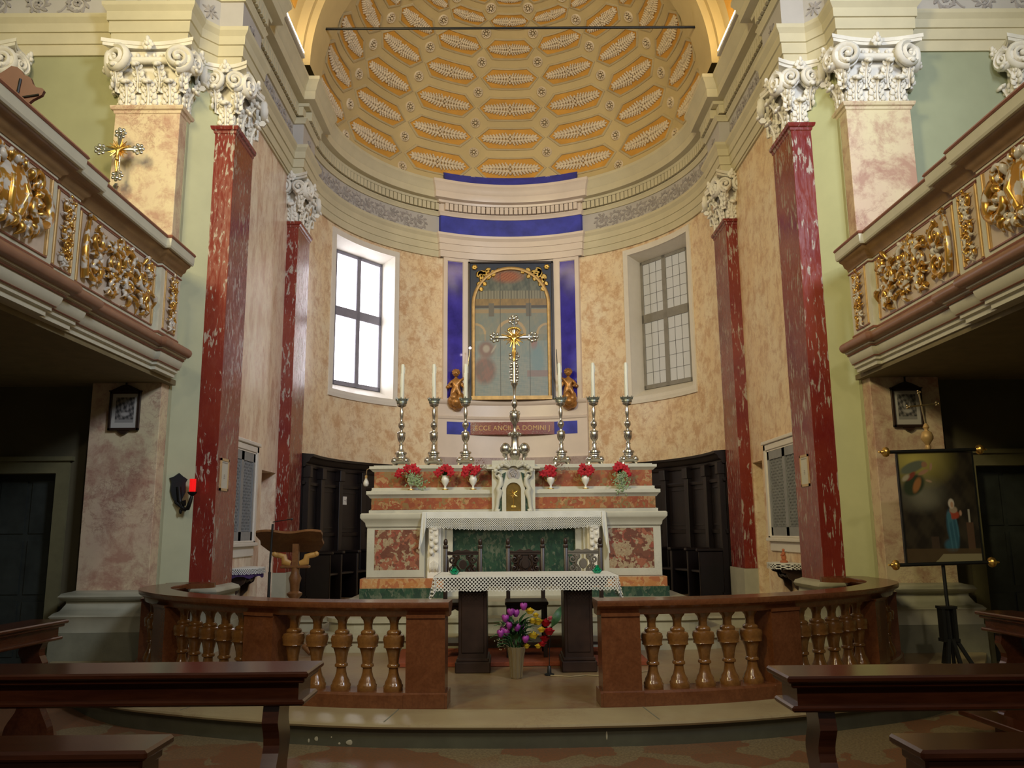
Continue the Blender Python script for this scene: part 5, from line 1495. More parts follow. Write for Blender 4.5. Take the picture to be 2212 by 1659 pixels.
# lobed red-brown board at the left gallery
rb = thing('lobed_board', 'lobed red-brown wooden board with dark bars, at the top left above the gallery rail', 'board', (-4.02, 6.15, 4.73))
b = MB()
poly = [(-.6, .0), (.07, .03), (.10, .12), (.14, .18), (.20, .24), (.27, .28), (.285, .32), (.27, .34), (.22, .35), (.19, .38), (.17, .43), (.14, .45), (.11, .46), (.085, .50), (.05, .53), (.0, .54), (-.05, .50), (-.12, .45), (-.25, .5), (-.4, .58), (-.6, .5)]
b.prism([(x-.12, z) for x, z in poly], -.015, .015); b.build('board', plain('red_brown_board', (.085, .03, .02), .55), rb)
b = MB(); b.tube([(-.03, -.02, .42), (-.05, -.02, .22), (-.13, -.02, .10)], .011, 6); b.tube([(-.05, -.02, .25), (.13, -.02, .28)], .009, 6); b.build('dark_bar', M['iron'], rb)

# ================================================================== TIE ROD
b = MB(); b.tube([(-3.24, 13.0, 10.16), (3.24, 13.0, 10.16)], .022, 8)
tag(b.build('tie_rod', M['iron']), 'dark iron tie rod spanning the chancel arch below the coffered dome', 'tie rod')

# ================================================================== SIDE WALL DETAILS
for s, side, y1 in ((-1, 'left', 11.93), (1, 'right', 12.26)):
    y0 = 10.62; X = 3.78; z0, z1 = 1.36, 2.72
    t = thing('grille_window', 'grey latticed confession grille in a white moulded frame on the %s presbytery wall' % side, 'grille', (s*X, (y0+y1)/2, z0)); loc = Vector(t.location)
    def fin(b, nm, mt, par=t, **kw):
        b.v = [(p[0]*s-loc.x, p[1]-loc.y, p[2]-loc.z) for p in b.v]; return b.build(nm, mt, par, **kw)
    b = MB()
    for a0, a1, c0, c1, d in ((y0, y0+.09, z0, z1, .05), (y1-.09, y1, z0, z1, .05), (y0, y1, z1-.09, z1, .05), (y0-.02, y1+.02, z1, z1+.05, .075), (y0, y1, z0, z0+.03, .05), (y0-.03, y1+.03, z0-.05, z0, .08), (y0, y1, z0-.19, z0-.05, .03)):
        b.box(X-d, X+.01, a0, a1, c0, c1, bev=.008)
    for a0, a1, c0, c1 in ((y0+.09, y0+.11, z0, z1-.09), (y1-.11, y1-.09, z0, z1-.09), (y0+.09, y1-.09, z1-.11, z1-.09)): b.box(X-.035, X, a0, a1, c0, c1)
    fin(b, 'frame', M['whitewood'])
    b = MB(); ya, yb = y0+.11, y1-.11; ym = (ya+yb)/2; za, zb_ = z0+.03, z1-.11
    for a0, a1, c0, c1 in ((ya, ya+.07, za, zb_), (yb-.07, yb, za, zb_), (ym-.055, ym+.055, za, zb_), (ya, yb, za, za+.12), (ya, yb, zb_-.12, zb_)): b.box(X-.03, X-.006, a0, a1, c0, c1)
    fin(b, 'shutter_frame', M['grille'])
    for (a0, a1) in ((ya+.07, ym-.055), (ym+.055, yb-.07)):
        b = MB(); c0, c1 = za+.12, zb_-.12; st = .085
        n = int((c1-c0+(a1-a0)*1.6)/st)+1
        for sg in (1, -1):
            for k in range(n):
                # strips z = c + sg*1.6*(y-a0)
                zz = c0+k*st-(a1-a0)*1.6*(1 if sg > 0 else 0)
                pts = []
                for yy in (a0, a1):
                    pts.append((yy, zz+1.6*(yy-a0) if sg > 0 else zz-1.6*(yy-a0)))
                # clip to c0..c1
                (ya_, z_a), (yb_, z_b) = pts
                def clip(p, q):
                    out = []
                    (a, za_), (c, zc_) = p, q
                    for (u, v, u2, v2) in ((a, za_, c, zc_), (c, zc_, a, za_)):
                        if v < c0: tt_ = (c0-v)/(v2-v); u, v = u+(u2-u)*tt_, c0
                        elif v > c1: tt_ = (c1-v)/(v2-v); u, v = u+(u2-u)*tt_, c1
                        out.append((u, v))
                    return out
                if max(z_a, z_b) <= c0 or min(z_a, z_b) >= c1: continue
                (p0, q0), (p1, q1) = clip((ya_, z_a), (yb_, z_b))
                w_ = .011
                xx = X-.022 if sg > 0 else X-.018
                b.add([(xx, p0, q0-w_), (xx, p1, q1-w_), (xx, p1, q1+w_), (xx, p0, q0+w_), (xx+.006, p0, q0-w_), (xx+.006, p1, q1-w_), (xx+.006, p1, q1+w_), (xx+.006, p0, q0+w_)], [(0, 1, 2, 3), (4, 5, 6, 7), (0, 1, 5, 4), (2, 3, 7, 6)])
        fin(b, 'lattice', M['grille'])
    b = MB(); b.box(X-.006, X-.001, ya, yb, za, zb_); fin(b, 'dark_backing', M['lattice_dark'])  # near-black sheet on the wall standing in for the shade behind the lattice
    # credence bracket with cloth
    t2 = thing('credence_bracket', 'small dark carved wall bracket shelf under the %s grille' % side, 'shelf', (s*3.78, 11.30, .62)); l2 = Vector(t2.location)
    def fin2(b, nm, mt, par=t2, **kw):
        l_ = Vector(par.location) if par != t2 else l2
        b.v = [(p[0]*s-l_.x, p[1]-l_.y, p[2]-l_.z) for p in b.v]; return b.build(nm, mt, par, **kw)
    def half(r_, e=0): return [(3.775, 11.30-r_-e)]+[(3.78-.03-(r_*.93+e)*sin(pi*k/16), 11.30-(r_+e)*cos(pi*k/16)) for k in range(17)]+[(3.775, 11.30+r_+e)]
    b = MB(); b.slab(half(.36), 1.0, 1.03); b.slab(half(.33), .955, 1.0); fin2(b, 'shelf', M['darkwood'])
    b = MB()
    pts = [(3.77, .96), (3.50, .96), (3.52, .92), (3.58, .90), (3.60, .84), (3.66, .80), (3.68, .72), (3.74, .66), (3.77, .62)]
    n = len(pts)
    for yy in (11.10, 11.50):
        vs = [(x, yy-.02, z) for x, z in pts]+[(x, yy+.02, z) for x, z in pts]
        b.add(vs, [tuple(range(n)), tuple(range(2*n-1, n-1, -1))]+[(k, n+k, n+(k+1) % n, (k+1) % n) for k in range(n)])
    b.tube([(3.62, 11.10, .90), (3.60, 11.2, .86), (3.60, 11.3, .88), (3.60, 11.4, .86), (3.62, 11.50, .90)], .018, 8)
    fin2(b, 'scroll_support', M['darkwood'])
    t3 = thing('shelf_cloth', 'white lace-edged cloth on the small %s wall shelf' % side, 'cloth', (s*3.78, 11.30, 1.03))
    b = MB(); b.slab(half(.37), 1.031, 1.037); fin2(b, 'top', M['linen'], t3)
    b = MB(); hp = half(.37, .006)[1:-1]; m_ = 96
    def hem(u, v):
        x_ = u*(len(hp)-1); i = min(int(x_), len(hp)-2); tt_ = x_-i; p = Vector(hp[i])+(Vector(hp[i+1])-Vector(hp[i]))*tt_
        return (p.x-.006*v*sin(u*60), p.y, 1.037-(.085-.012*abs(sin(u*pi*22)))*v)
    b.grid(hem, m_, 3); o = fin2(b, 'lace_hem', M['lace2'], t3, smooth=60); uvset(o, lambda c: (c.y+c.x, -(c.z)+.008))
    if s < 0:
        b = MB(); b.slab(half(.34, .0), .955, .995)
        hp2 = half(.35, .0)[1:-1]
        def vc(u, v):
            x_ = u*(len(hp2)-1); i = min(int(x_), len(hp2)-2); tt_ = x_-i; p = Vector(hp2[i])+(Vector(hp2[i+1])-Vector(hp2[i]))*tt_
            return (p.x-.01*sin(u*50)*v, p.y, 1.03-(.13-.03*abs(sin(u*pi*4)))*v)
        b = MB(); b.grid(vc, 60, 3); fin2(b, 'violet_underlay', M['purplecloth'], t3, smooth=60)
    if s > 0:
        tf = thing('figurine', 'small reddish terracotta figurine on the right wall shelf', 'figurine', (3.62, 11.30, 1.038))
        b = MB(); b.lathe([(.06, 0), (.065, .02), (.03, .035), (.02, .05)], 14, sx=.8); b.build('base', M['terracotta'], tf, smooth=50)
        b = MB(); b.lathe([(.03, .04), (.036, .07), (.024, .11), (.028, .13), (.010, .15)], 12); b.ball((0, 0, .165), .02, 8, 6)
        for e in (-1, 1): b.tube([(0, e*.025, .125), (-.02, e*.04, .10), (-.03, e*.015, .095)], .009, 6)
        b.build('figure', M['terracotta'], tf, smooth=60)
    # framed notice on the red pilaster
    tn = thing('framed_notice', 'small pale framed notice on the inner face of the %s near red pilaster' % side, 'notice', (s*3.565, 10.01 if s < 0 else 10.13, 2.0))
    b = MB()
    for a0, a1, c0, c1 in ((-.14, -.115, 0, .39), (.115, .14, 0, .39), (-.14, .14, 0, .03), (-.14, .14, .36, .39)): b.box(-.008, .012, a0, a1, c0, c1)
    b.build('frame', M['paperframe'], tn)
    b = MB(); b.box(-.004, .004, -.115, .115, .03, .36); b.build('sheet', M['paper'], tn)
    b = MB(); b.box(-s*.006-.001, -s*.006+.001, -.09, .09, .335, .345)
    for k in range(3): b.box(-s*.006-.001, -s*.006+.001, -.02, .02, .15+k*.02, .157+k*.02)
    b.build('text_lines', M['relief'], tn)

# ---- wall-mounted sanctuary lamp
t = thing('sanctuary_lamp', 'black wrought bracket holding a lit red glass, on the left green wall', 'lamp', (-3.97, 9.62, 1.75))
b = MB(); Q = rotz(R(40))
b.prism([(-.10, .38), (-.05, .40), (0, .44), (.05, .40), (.10, .37), (.08, .33), (.085, .22), (.05, .14), (.02, .10), (-.02, .10), (-.06, .16), (-.085, .24), (-.08, .33)], -.05, -.015, M=Q)
b.tube([(0, -.05, .28), (.02, -.06, .12), (.05, -.10, .02), (.085, -.15, .03), (.10, -.17, .10), (.115, -.17, .16), (.12, -.17, .20)], [.03, .028, .026, .026, .022, .018, .012], 8, M=Q)
for k in range(8): b.ball((-.02+.012*k, -.05-.01*k, .10-.012*k), (.02, .02, .022), 6, 5, M=Q)
b.ball((.03, -.08, .0), (.02, .02, .035), 6, 5, M=Q); b.tube([(.06, -.12, .06), (.04, -.12, .12)], [.015, .03], 6, M=Q)
b.lathe([(.012, .17), (.03, .185), (.05, .205), (.055, .22), (.045, .22)], 14, M=Q @ T(.12, -.17, 0)); b.build('bracket', M['iron'], t, smooth=50)
b = MB(); b.lathe([(.034, .22), (.036, .24), (.036, .37), (.032, .37), (.030, .23)], 18, M=Q @ T(.12, -.17, 0)); b.build('red_glass', M['redglass'], t, smooth=40)

# ================================================================== CHOIR STALLS
for s, side in ((-1, 'left'), (1, 'right')):
    t = thing('choir_stalls', 'very dark panelled wooden choir stalls curving along the %s side of the apse' % side, 'choir stalls', (s*3.2, 15.0, .33)); loc = Vector(t.location)
    def fin(b, nm, mt, par=t, **kw):
        b.v = [(p[0]*s-loc.x, p[1]-loc.y, p[2]-loc.z) for p in b.v]; return b.build(nm, mt, par, **kw)
    A0, A1 = 90, 43
    def ap(a0, a1, r_, n=14):
        # travel so that the room (towards the centre) is on the right: from large angle to small on +x side means flipping
        return [arcp(r_, a0+(a1-a0)*k/n) for k in range(n+1)]
    def sw2(b, a0, a1, prof, r_=3.66): b.sweep(ap(a1, a0, r_), prof)     # rightwards: room on the right
    b = MB(); sw2(b, A0, A1, [(0, .33), (.06, .33), (.06, 2.66), (0, 2.66)]); fin(b, 'back_panel', M['stallwood'], smooth=30)
    b = MB(); sw2(b, A0, A1, [(0, 2.60), (.10, 2.60), (.12, 2.66), (.17, 2.69), (.19, 2.74), (.24, 2.77), (.25, 2.81), (0, 2.83)]); fin(b, 'cornice', M['stallwood'], smooth=40)
    b = MB(); sw2(b, A0, A1, [(0, 2.30), (.10, 2.30), (.11, 2.34), (.10, 2.36), (0, 2.36)]); sw2(b, A0, A1, [(0, 1.42), (.09, 1.42), (.10, 1.48), (0, 1.5)])
    fin(b, 'moulding', M['stallwood'], smooth=40)
    for k in range(5):
        a = A0-2-k*(A0-A1-4)/4
        b = MB(); Q = T(*arcp(3.6, a), 0) @ rotz(R(-a))
        b.box(-.06, .06, -.10, 0, .33, 2.62, M=Q, bev=.006); b.box(-.075, .075, -.13, 0, 2.42, 2.62, M=Q, bev=.006); b.box(-.075, .075, -.13, 0, .33, .45, M=Q); fin(b, 'stall_pilaster', M['stallwood'])
        b = MB(); b.box(-.03, .03, -.50, -.08, .33, 1.12, M=Q, bev=.01); b.box(-.05, .05, -.54, -.06, 1.12, 1.17, M=Q, bev=.012); fin(b, 'armrest', M['stallwood'])
        if k < 4:
            a_ = a-(A0-A1-4)/8; Q = T(*arcp(3.6, a_), 0) @ rotz(R(-a_))
            b = MB(); b.box(-.24, .24, -.47, -.06, .76, .80, M=Q, bev=.01); fin(b, 'seat', M['stallwood'])
            b = MB()
            for x0, x1, z0, z1 in ((-.24, -.21, 1.56, 2.24), (.21, .24, 1.56, 2.24), (-.24, .24, 1.56, 1.59), (-.24, .24, 2.21, 2.24)): b.box(x0, x1, -.02, .01, z0, z1, M=Q)
            fin(b, 'panel_frame', M['stallwood'])
Q = T(*arcp(3.58, -63.5), 2.0) @ rotz(R(63.5))
b = MB(); b.box(-.055, .055, -.03, -.012, 0, .15, M=Q); tn = b.build('label_card', M['socket']); tag(tn, 'small white card fixed on the dark left choir stall panel', 'card')
b = MB(); b.box(-.02, .03, -.034, -.03, .07, .08, M=Q); b.box(.035, .045, -.034, -.03, .04, .11, M=Q); b.build('card_mark', M['relief'], tn)
tb2 = thing('hanging_bulb', 'white pear-shaped bulb hanging at the left end of the altar top', 'bulb', (-2.10, 11.55, 2.12))
b = MB(); b.lathe([(.005, 0), (.03, .008), (.042, .04), (.036, .07), (.02, .10), (.016, .12)], 16); b.build('glass', M['bulbglass'], tb2, smooth=60)
b = MB(); b.lathe([(.017, .115), (.018, .15), (.008, .16)], 12); b.tube([(0, 0, .155), (.01, .0, .24), (.10, .0, .275)], .004, 6); b.build('cord', M['paperframe'], tb2, smooth=60)

# ================================================================== LECTERN, MICROPHONE STAND
t = thing('lectern', 'turned wooden lectern with slanted book board, left behind the balustrade', 'lectern', (-2.50, 9.40, .172))
Q = T(-.05, -.05, 1.12) @ rotz(R(4)) @ Matrix.Rotation(R(38), 4, 'X')
b = MB(); poly = []
for k in range(25): u = k/24; poly.append((-.36+.72*u, .36+.02*sin(u*pi*3)))
poly += [(.37, .30), (.35, .22), (.36, .14), (.30, .04), (.26, 0), (-.26, 0), (-.29, .04), (-.35, .14), (-.34, .22), (-.37, .30)]
Qb = T(-.05, .12, 1.115) @ Matrix.Rotation(R(52), 4, 'X')
b.prism(poly, -.015, .015, M=Qb); b.build('book_board', M['lectern'], t)
b = MB(); b.lathe([(.05, .10), (.075, .14), (.06, .18), (.045, .22), (.07, .32), (.085, .42), (.07, .50), (.045, .56), (.05, .60), (.085, .64), (.085, .66), (.05, .68), (.055, .76), (.07, .82), (.045, .88), (.05, .93), (.05, .95)], 20, M=T(0, 0, 0)); b.build('column', M['lectern'], t, smooth=45)
b = MB()
for a in range(3): A = R(90+a*120); b.tube([(0, 0, .14), (.15*cos(A), .15*sin(A), .12), (.27*cos(A), .27*sin(A), .03)], [.04, .035, .03], 8)
b.build('foot', M['lectern'], t, smooth=60)
b = MB(); b.box(-.16, .16, -.05, .05, .93, .96, bev=.008); b.box(-.035, .035, -.03, .03, .96, 1.20); b.build('crossbar', M['lectern'], t)
for s in (-1, 1):
    b = MB(); b.tube([(s*.05, -.02, .98), (s*.12, -.02, 1.0), (s*.13, -.02, 1.06), (s*.18, -.02, 1.07), (s*.23, -.02, 1.08)], [.03, .045, .035, .03, .028], 8, up=(0, 1, 0), flat=.5); b.ball((s*.235, -.02, 1.085), (.03, .018, .03), 8, 6)
    b.build('carved_wing', M['lectcarve'], t, smooth=60)
t = thing('microphone_stand', 'thin black boom microphone stand beside the lectern', 'microphone stand', (-2.73, 9.2, .172))
b = MB(); b.lathe([(.12, 0), (.12, .015), (.02, .03)], 20)
b.tube([(0, 0, .02), (0, 0, 1.0)], .010, 8); b.tube([(0, 0, .35), (0, 0, .9)], .016, 8); b.build('pole', M['blackpaint'], t, smooth=50)
b = MB(); b.tube([(0, 0, 1.0), (.005, 0, 1.15), (.012, 0, 1.42)], .012, 8); b.build('clip', M['blackpaint'], t, smooth=50)
b = MB(); b.tube([(.012, 0, 1.44), (.22, -.02, 1.47)], .005, 6); b.ball((.225, -.02, 1.47), .014, 8, 6); b.build('boom', M['blackpaint'], t)

# ================================================================== STATIONS OF THE CROSS
def print_fn(u, v):
    if not (.16 < u < .84 and .16 < v < .88): return (.50, .48, .43)
    uu, vv = (u-.16)/.68, (v-.16)/.72
    c = (.16, .15, .14)
    n = noise2(uu*2.2, vv*3, 2)
    c = lerp((.05, .05, .05), (.26, .24, .22), clampt(.4+n))
    c = lerp(c, (.42, .40, .37), ell(uu, vv, .5, .34, .32, .10, .5)*.9); c = lerp(c, (.36, .34, .31), ell(uu, vv, .35, .6, .08, .16, .5)); c = lerp(c, (.34, .32, .3), ell(uu, vv, .66, .62, .07, .18, .5))
    c = lerp(c, (.3, .3, .28), ell(uu, vv, .5, .86, .3, .1, .8)*.7)
    if vv < .12: c = (.28, .27, .25)
    return c
for s, side in ((-1, 'left'), (1, 'right')):
    zo = 0 if s < 0 else -.035
    t = thing('framed_print', 'small dark framed grey engraving with a cross on top, on the %s pier' % side, 'picture', (s*4.46, 9.235, 2.65+zo))
    b = MB(); w_ = .175
    for x0, x1, z0, z1 in ((-w_, -w_+.03, 0, .45), (w_-.03, w_, 0, .45), (-w_, w_, 0, .03), (-w_, w_, .42, .45)): b.box(x0, x1, -.03, .0, z0, z1, bev=.004)
    b.prism([(-w_-.01, .45), (w_+.01, .45), (.06, .51), (0, .53), (-.06, .51)], -.025, -.005)
    b.box(-w_-.01, w_+.01, -.035, 0, .445, .458); b.prism([(-.07, 0), (.07, 0), (.04, -.03), (0, -.05), (-.04, -.03)], -.02, -.005); b.build('frame', M['darkwood'], t)
    b = MB(); b.box(-.008, .008, -.02, -.008, .52, .64); b.box(-.035, .035, -.02, -.008, .585, .600); b.build('cross', M['iron'], t)
    painted('engraving', .30, .40, print_fn, t, T(0, -.012, .025), M['print'], 50, 66)

# ================================================================== PROCESSIONAL BANNER
t = thing('processional_banner', 'painted procession banner of an angel and a woman in blue, on gilt-tipped black rods', 'banner', (4.16, 8.2, 0))
def banner_fn(u, v):
    n = noise2(u*2, v*2.4, 3)
    c = lerp((.018, .014, .010), (.04, .032, .02), clampt(.5+n))
    g = ell(u, v, .22, .93, .62, .30, 1.0); c = lerp(c, (.46, .40, .10), g)
    g = ell(u, v, .28, .62, .40, .20, 1.0); c = lerp(c, (.22, .22, .16), g*.75)
    # clouds
    c = lerp(c, (.20, .19, .14), ell(u, v, .35, .56, .2, .1, .9)*.5)
    # flying figure: green-grey mantle, bare arms, orange and green skirt
    c = lerp(c, (.12, .14, .10), ell(u, v, .20, .86, .20, .055, .3, .25))
    c = lerp(c, (.035, .05, .025), ell(u, v, .20, .70, .17, .10, .25, .35))
    c = lerp(c, (.34, .15, .05), ell(u, v, .24, .70, .10, .05, .4, .9))
    c = lerp(c, (.22, .05, .03), ell(u, v, .17, .78, .09, .03, .4, .5)); c = lerp(c, (.40, .36, .26), ell(u, v, .10, .765, .07, .03, .5, .4))
    c = lerp(c, (.36, .20, .12), ell(u, v, .34, .815, .09, .022, .4, .3)); c = lerp(c, (.30, .16, .09), ell(u, v, .36, .885, .045, .03, .3))
    c = lerp(c, (.36, .22, .14), ell(u, v, .445, .865, .02, .045, .4, -.3)); c = lerp(c, (.36, .25, .16), ell(u, v, .40, .735, .05, .013, .4, -.2))
    # standing woman: white veil, red bodice, long blue mantle
    c = lerp(c, (.03, .10, .15), ell(u, v, .655, .30, .085, .20, .25, .12)); c = lerp(c, (.035, .11, .16), ell(u, v, .62, .16, .11, .07, .4))
    if ell(u, v, .655, .28, .08, .2, .3) > .3: c = lerp(c, (.07, .20, .27), clampt(sin(u*120+v*12))*.6)
    c = lerp(c, (.36, .06, .03), ell(u, v, .68, .43, .09, .045, .3)); c = lerp(c, (.05, .15, .2), ell(u, v, .62, .41, .035, .06, .3))
    c = lerp(c, (.36, .28, .20), ell(u, v, .685, .475, .06, .035, .3)); c = lerp(c, (.55, .50, .42), ell(u, v, .665, .53, .045, .05, .25))
    c = lerp(c, (.46, .28, .18), ell(u, v, .672, .52, .024, .032, .3)); c = lerp(c, (.42, .26, .18), ell(u, v, .775, .445, .02, .03, .4))
    # lectern, book, urn, step
    if .84 < u < .93 and .12 < v < .36: c = lerp(c, (.11, .06, .035), .8)
    if .87 < u < .895 and .36 < v < .48: c = (.35, .33, .27)
    if .36 < u < .46 and .13 < v < .24: c = lerp(c, (.07, .045, .03), .7)
    if v < .085 and u > .50+ (0.085-v)*-1.5: c = (.26, .23, .13)
    elif v < .13: c = lerp(c, (.10, .065, .03), .7)
    return c
th = R(-1.0)
b = MB()
cw = .76
painted('painted_canvas', cw, 1.10, banner_fn, t, T(.015, 0, 1.14), M['painting'], 120, 170)
b = MB(); b.box(-cw/2+.02-.006, cw/2+.006+.02, .006, .02, 1.14, 2.24); b.build('backing', M['blackpaint'], t)
for s in (-1, 1):
    b = MB(); b.box(.018+s*cw/2-.006, .018+s*cw/2+.006, -.012, .02, 1.14, 2.24); b.build('edge_tape', M['blackpaint'], t)
for z, nm in ((2.245, 'top_rod'), (1.135, 'bottom_rod')):
    b = MB(); b.tube([(-.46, -.005, z-.005), (.44, -.005, z+.015)], .018, 10); rod = b.build(nm, M['blackpaint'], t, smooth=60)
    for s, xx, zz in ((-1, -.42, z-.004), (1, .43, z+.015)):
        b = MB(); b.lathe([(.004, 0), (.018, .01), (.022, .02), (.045, .03), (.052, .05), (.045, .07), (.022, .08), (.02, .09), (.010, .10), (.012, .115), (.004, .125)], 14, M=T(xx, -.005, zz) @ Matrix.Rotation(R(90*s), 4, 'Y'))
        b.build('gilt_finial', M['gold'], rod, smooth=50)
b = MB(); b.tube([(.03, .03, .02), (0, .03, 2.0), (-.03, .02, 2.33)], .017, 10); b.build('pole', M['blackpaint'], t, smooth=60)
b = MB(); b.lathe([(.02, 2.26), (.03, 2.29), (.02, 2.31), (.03, 2.33), (.058, 2.37), (.06, 2.40), (.045, 2.44), (.02, 2.455), (.018, 2.47), (.032, 2.49), (.018, 2.52), (.01, 2.53)], 16, M=T(-.03, .01, 0)); b.build('gilt_knop', M['gilt'], t, smooth=50)
b = MB(); b.tube([(-.03, .01, 2.52), (-.075, .0, 2.85)], .010, 8); b.tube([(-.20, .0, 2.70), (.10, .0, 2.73)], .009, 8)
for x, z in ((-.2, 2.70), (.10, 2.73), (-.075, 2.85)):
    for k in range(3): b.ball((x+.014*cos(k*2.1), 0, z+.014*sin(k*2.1)), .012, 6, 5)
b.build('cross', M['brass'], t, smooth=60)
ts = thing('banner_stand', 'black wooden stand with splayed legs carrying the procession banner', 'stand', (4.17, 8.24, 0))
b = MB(); b.box(-.07, -.04, -.05, .05, .42, .72); b.box(.04, .07, -.05, .05, .42, .72); b.box(-.08, .08, -.055, .055, .40, .43); b.box(-.08, .08, -.055, .055, .71, .735)
b.box(-.055, -.0, -.03, .03, .43, .71); b.build('head_block', M['blackpaint'], ts)
for dx, dy in ((-.14, -.16), (.26, -.10), (.02, -.22), (.0, .22)):
    b = MB(); b.tube([(dx*.2, dy*.25, .42), (dx, dy, 0.0)], .022, 4, flat=1); b.build('leg', M['blackpaint'], ts)

# ================================================================== PEWS
def desk(s, x0, x1, y0, y1, z, label):
    """kneeling desk: shallow moulded box on carved board legs; x0 inner end"""
    t = thing('kneeling_desk', label, 'pew', (s*(x0+x1)/2, (y0+y1)/2, 0)); loc = Vector(t.location)
    def fin(b, nm, mt, par=t, **kw):
        b.v = [(p[0]*s-loc.x, p[1]-loc.y, p[2]-loc.z) for p in b.v]; return b.build(nm, mt, par, **kw)
    b = MB(); b.box(x0, x1, y0, y1, z-.028, z, bev=.008); b.box(x0+.02, x1, y0+.02, y1-.02, z-.05, z-.026, bev=.006); fin(b, 'top_board', M['pew'])
    b = MB(); b.box(x0+.05, x1, y0+.05, y1-.05, z-.125, z-.045); b.box(x0+.02, x1, y0+.025, y1-.025, z-.145, z-.12, bev=.008); fin(b, 'apron', M['pew'])
    prof0 = [(y0+.07, z-.14), (y1-.06, z-.14), (y1-.09, z-.22), (y1-.05, z-.32), (y1-.09, z-.45), (y1-.05, z-.6), (y1+.02, .12), (y1+.04, 0), (y0-.02, 0), (y0, .12), (y0+.08, z-.6), (y0+.03, z-.45), (y0+.09, z-.32), (y0+.05, z-.22)]
    prof = [(y0+.07, z-.14)]+curve(prof0[1:8], 4)+curve(prof0[8:], 4)
    for xx in (x0+.17, x0+1.62, x0+3.1):
        if xx > x1: continue
        b = MB(); n = len(prof); vs = [(xx-.035, y, zz) for y, zz in prof]+[(xx+.035, y, zz) for y, zz in prof]
        b.add(vs, [tuple(range(n)), tuple(range(2*n-1, n-1, -1))]+[(k, n+k, n+(k+1) % n, (k+1) % n) for k in range(n)]); fin(b, 'leg', M['pew'])
    b = MB(); b.box(x0+.15, x1, y0-.30, y0-.10, .14, .18, bev=.006); fin(b, 'kneeler', M['pew'])
    return t
def pew(s, x0, x1, y0, z, label):
    """bench seen from behind: wide-topped backrest at y0.., seat beyond"""
    t = thing('pew', label, 'pew', (s*(x0+x1)/2, y0+.3, 0)); loc = Vector(t.location)
    def fin(b, nm, mt, par=t, **kw):
        b.v = [(p[0]*s-loc.x, p[1]-loc.y, p[2]-loc.z) for p in b.v]; return b.build(nm, mt, par, **kw)
    b = MB(); b.box(x0, x1, y0, y0+.20, z-.028, z, bev=.008); b.box(x0+.02, x1, y0+.02, y0+.17, z-.06, z-.026, bev=.008); fin(b, 'top_board', M['pew'])
    b = MB(); b.box(x0+.05, x1, y0+.06, y0+.10, .40, z-.05); fin(b, 'backrest', M['pew'])
    b = MB(); b.box(x0+.05, x1, y0+.08, y0+.50, .42, .46, bev=.01); fin(b, 'seat', M['pew'])
    for xx in (x0+.03, x0+2.0):
        b = MB(); prof = [(y0+.03, 0), (y0+.50, 0), (y0+.46, .2), (y0+.50, .46), (y0+.2, .50), (y0+.16, z-.04), (y0+.04, z-.04)]
        n = len(prof); vs = [(xx, y, zz) for y, zz in prof]+[(xx+.05, y, zz) for y, zz in prof]
        b.add(vs, [tuple(range(n)), tuple(range(2*n-1, n-1, -1))]+[(k, n+k, n+(k+1) % n, (k+1) % n) for k in range(n)]); fin(b, 'end_panel', M['pew'])
    return t
desk(-1, .98, 4.4, 3.70, 4.02, .905, 'dark brown kneeling desk at the front of the left pews, nearest the altar step')
desk(1, 1.02, 4.4, 3.47, 3.76, .905, 'dark brown kneeling desk at the front of the right pews, nearest the altar step')
pew(-1, 1.12, 4.4, 2.42, .905, 'dark brown pew at the bottom left corner, behind the left kneeling desk')
pew(1, 1.0, 4.4, 2.34, .905, 'dark brown pew at the bottom right corner, behind the right kneeling desk')
def side_pews(s, side):
    # pews along the wall, turned to face the middle of the nave
    t = desk(1, 0, 2.3, -.15, .15, .86, 'kneeling desk of the pews beside the %s wall, turned towards the aisle' % side)
    t.location = (s*3.62, 6.55, 0); t.rotation_euler = (0, 0, R(-90)+R(4)*s)
    for c in kids(t): c.location = (1.15, 0, 0)
    t.location = (s*3.62, 6.5, 0)
    t = pew(1, 0, 2.8, 0, 1.0, 'pew beside the %s wall, turned towards the aisle' % side)
    t.rotation_euler = (0, 0, R(-90) if s < 0 else R(90)); 
    for c in kids(t): c.location = (1.4*(1 if s < 0 else -1)*1, .3*0, 0)
    t.location = (s*4.60, 7.2, 0)
side_pews(-1, 'left'); side_pews(1, 'right')
# ================================================================== LIGHTS, WORLD, CAMERA
w = bpy.data.worlds.new('world'); scene.world = w; w.use_nodes = True
bg = w.node_tree.nodes['Background']; bg.inputs[0].default_value = (1.0, .93, .80, 1); bg.inputs[1].default_value = .09
def area(name, loc, target, size, energy, col, sy=None, spread=180):
    l = bpy.data.lights.new(name, 'AREA'); l.energy = energy; l.color = col; l.shape = 'RECTANGLE'; l.size = size; l.size_y = sy or size
    l.spread = R(spread)
    o = bpy.data.objects.new(name, l); COL.objects.link(o); o.location = loc
    o.rotation_euler = (Vector(target)-Vector(loc)).to_track_quat('-Z', 'Y').to_euler(); return o
area('nave_window_light_cool', (4.8, 0.5, 8.5), (-2.2, 13, 5.4), 1.6, 265, (.78, .86, 1.0), 2.4, 95)
area('nave_window_light_warm', (-4.8, 0.5, 8.5), (2.2, 13, 5.4), 1.6, 250, (1.0, .84, .46), 2.4, 95)
area('capital_fill_warm', (-3.4, 2.5, 6.2), (-4.5, 9.2, 6.6), .6, 20, (1.0, .78, .34), .6, 80)  # added warm fill aimed at the left pier capital, not a gallery fitting
area('capital_fill_cool', (3.4, 2.5, 6.2), (4.5, 9.2, 6.6), .6, 20, (.72, .80, 1.0), .6, 80)  # added cool fill for the right pier capital, source out of view
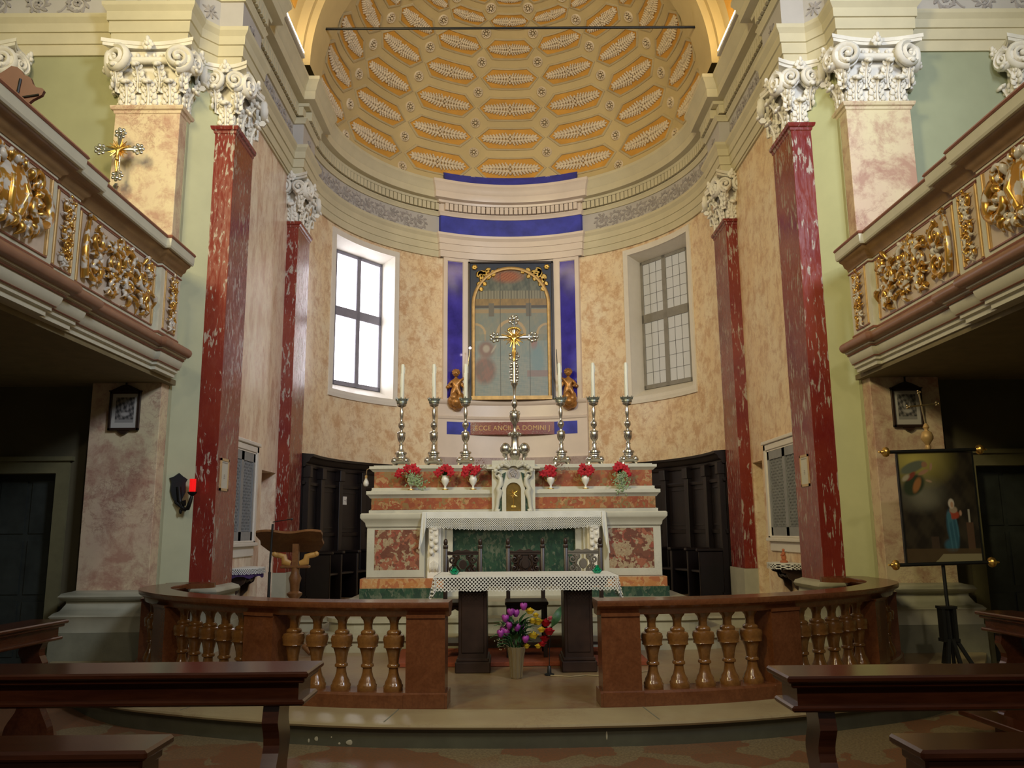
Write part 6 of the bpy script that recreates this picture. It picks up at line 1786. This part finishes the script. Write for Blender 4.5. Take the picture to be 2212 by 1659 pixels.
# tube lamps lying on the cornice, lighting the vault
for s in (-1, 1):
    o = thing('tube_lamp', 'x', 'lamp', (s*3.42, 11.45, 9.13)); b = MB(); b.tube([(-s*.03, -.6, .075), (-s*.03, .75, .075)], .013, 8); b.build('tube', M['tubelamp'], o); b = MB(); b.box(-.04, .04, -.65, .8, 0, .055); b.build('housing', M['socket'], o); tag(o, 'lit tube lamp lying on the %s cornice below the vault' % ('left' if s < 0 else 'right'), 'lamp')
    area('cornice_uplight', (s*2.9, 11.4, 9.5), (-s*.8, 15.6, 11.6), 1.6, 15, (1.0, .76, .40), .2)
area('spot_nave_lamp_a', (-2.2, -2.5, 7.2), (0, 17, 6), .35, 120, (1.0, .85, .68))
area('spot_nave_lamp_b', (2.0, -2.5, 7.2), (0, 17, 6), .35, 120, (1.0, .85, .68))
cam = bpy.data.cameras.new('camera'); co = bpy.data.objects.new('camera', cam); COL.objects.link(co); scene.camera = co
cam.sensor_fit = 'HORIZONTAL'; cam.sensor_width = 36; cam.lens = 1766/2212*36
yaw, pitch, roll = .0061, .177, .0088
f = Vector((sin(yaw)*cos(pitch), cos(yaw)*cos(pitch), sin(pitch)))
r0 = Vector((cos(yaw), -sin(yaw), 0)); u0 = r0.cross(f)
# image content is rotated counter-clockwise by roll
rr_ = r0*cos(roll)+u0*sin(roll)*-1; uu = u0*cos(roll)+r0*sin(roll)
mat = Matrix(((rr_.x, uu.x, -f.x), (rr_.y, uu.y, -f.y), (rr_.z, uu.z, -f.z))).to_4x4()
mat.translation = Vector((-.11, 0, 1.5)); co.matrix_world = mat
cam.clip_end = 200
scene.view_settings.view_transform = 'Standard'; scene.view_settings.look = 'None'; scene.view_settings.gamma = 1
scene.view_settings.exposure = -0.12
scene.cycles.max_bounces = 6; scene.cycles.diffuse_bounces = 3; scene.cycles.glossy_bounces = 3; scene.cycles.transparent_max_bounces = 8
scene.cycles.use_denoising = True
scene.cycles.use_adaptive_sampling = True; scene.cycles.adaptive_threshold = .025
scene.cycles.sample_clamp_indirect = 6
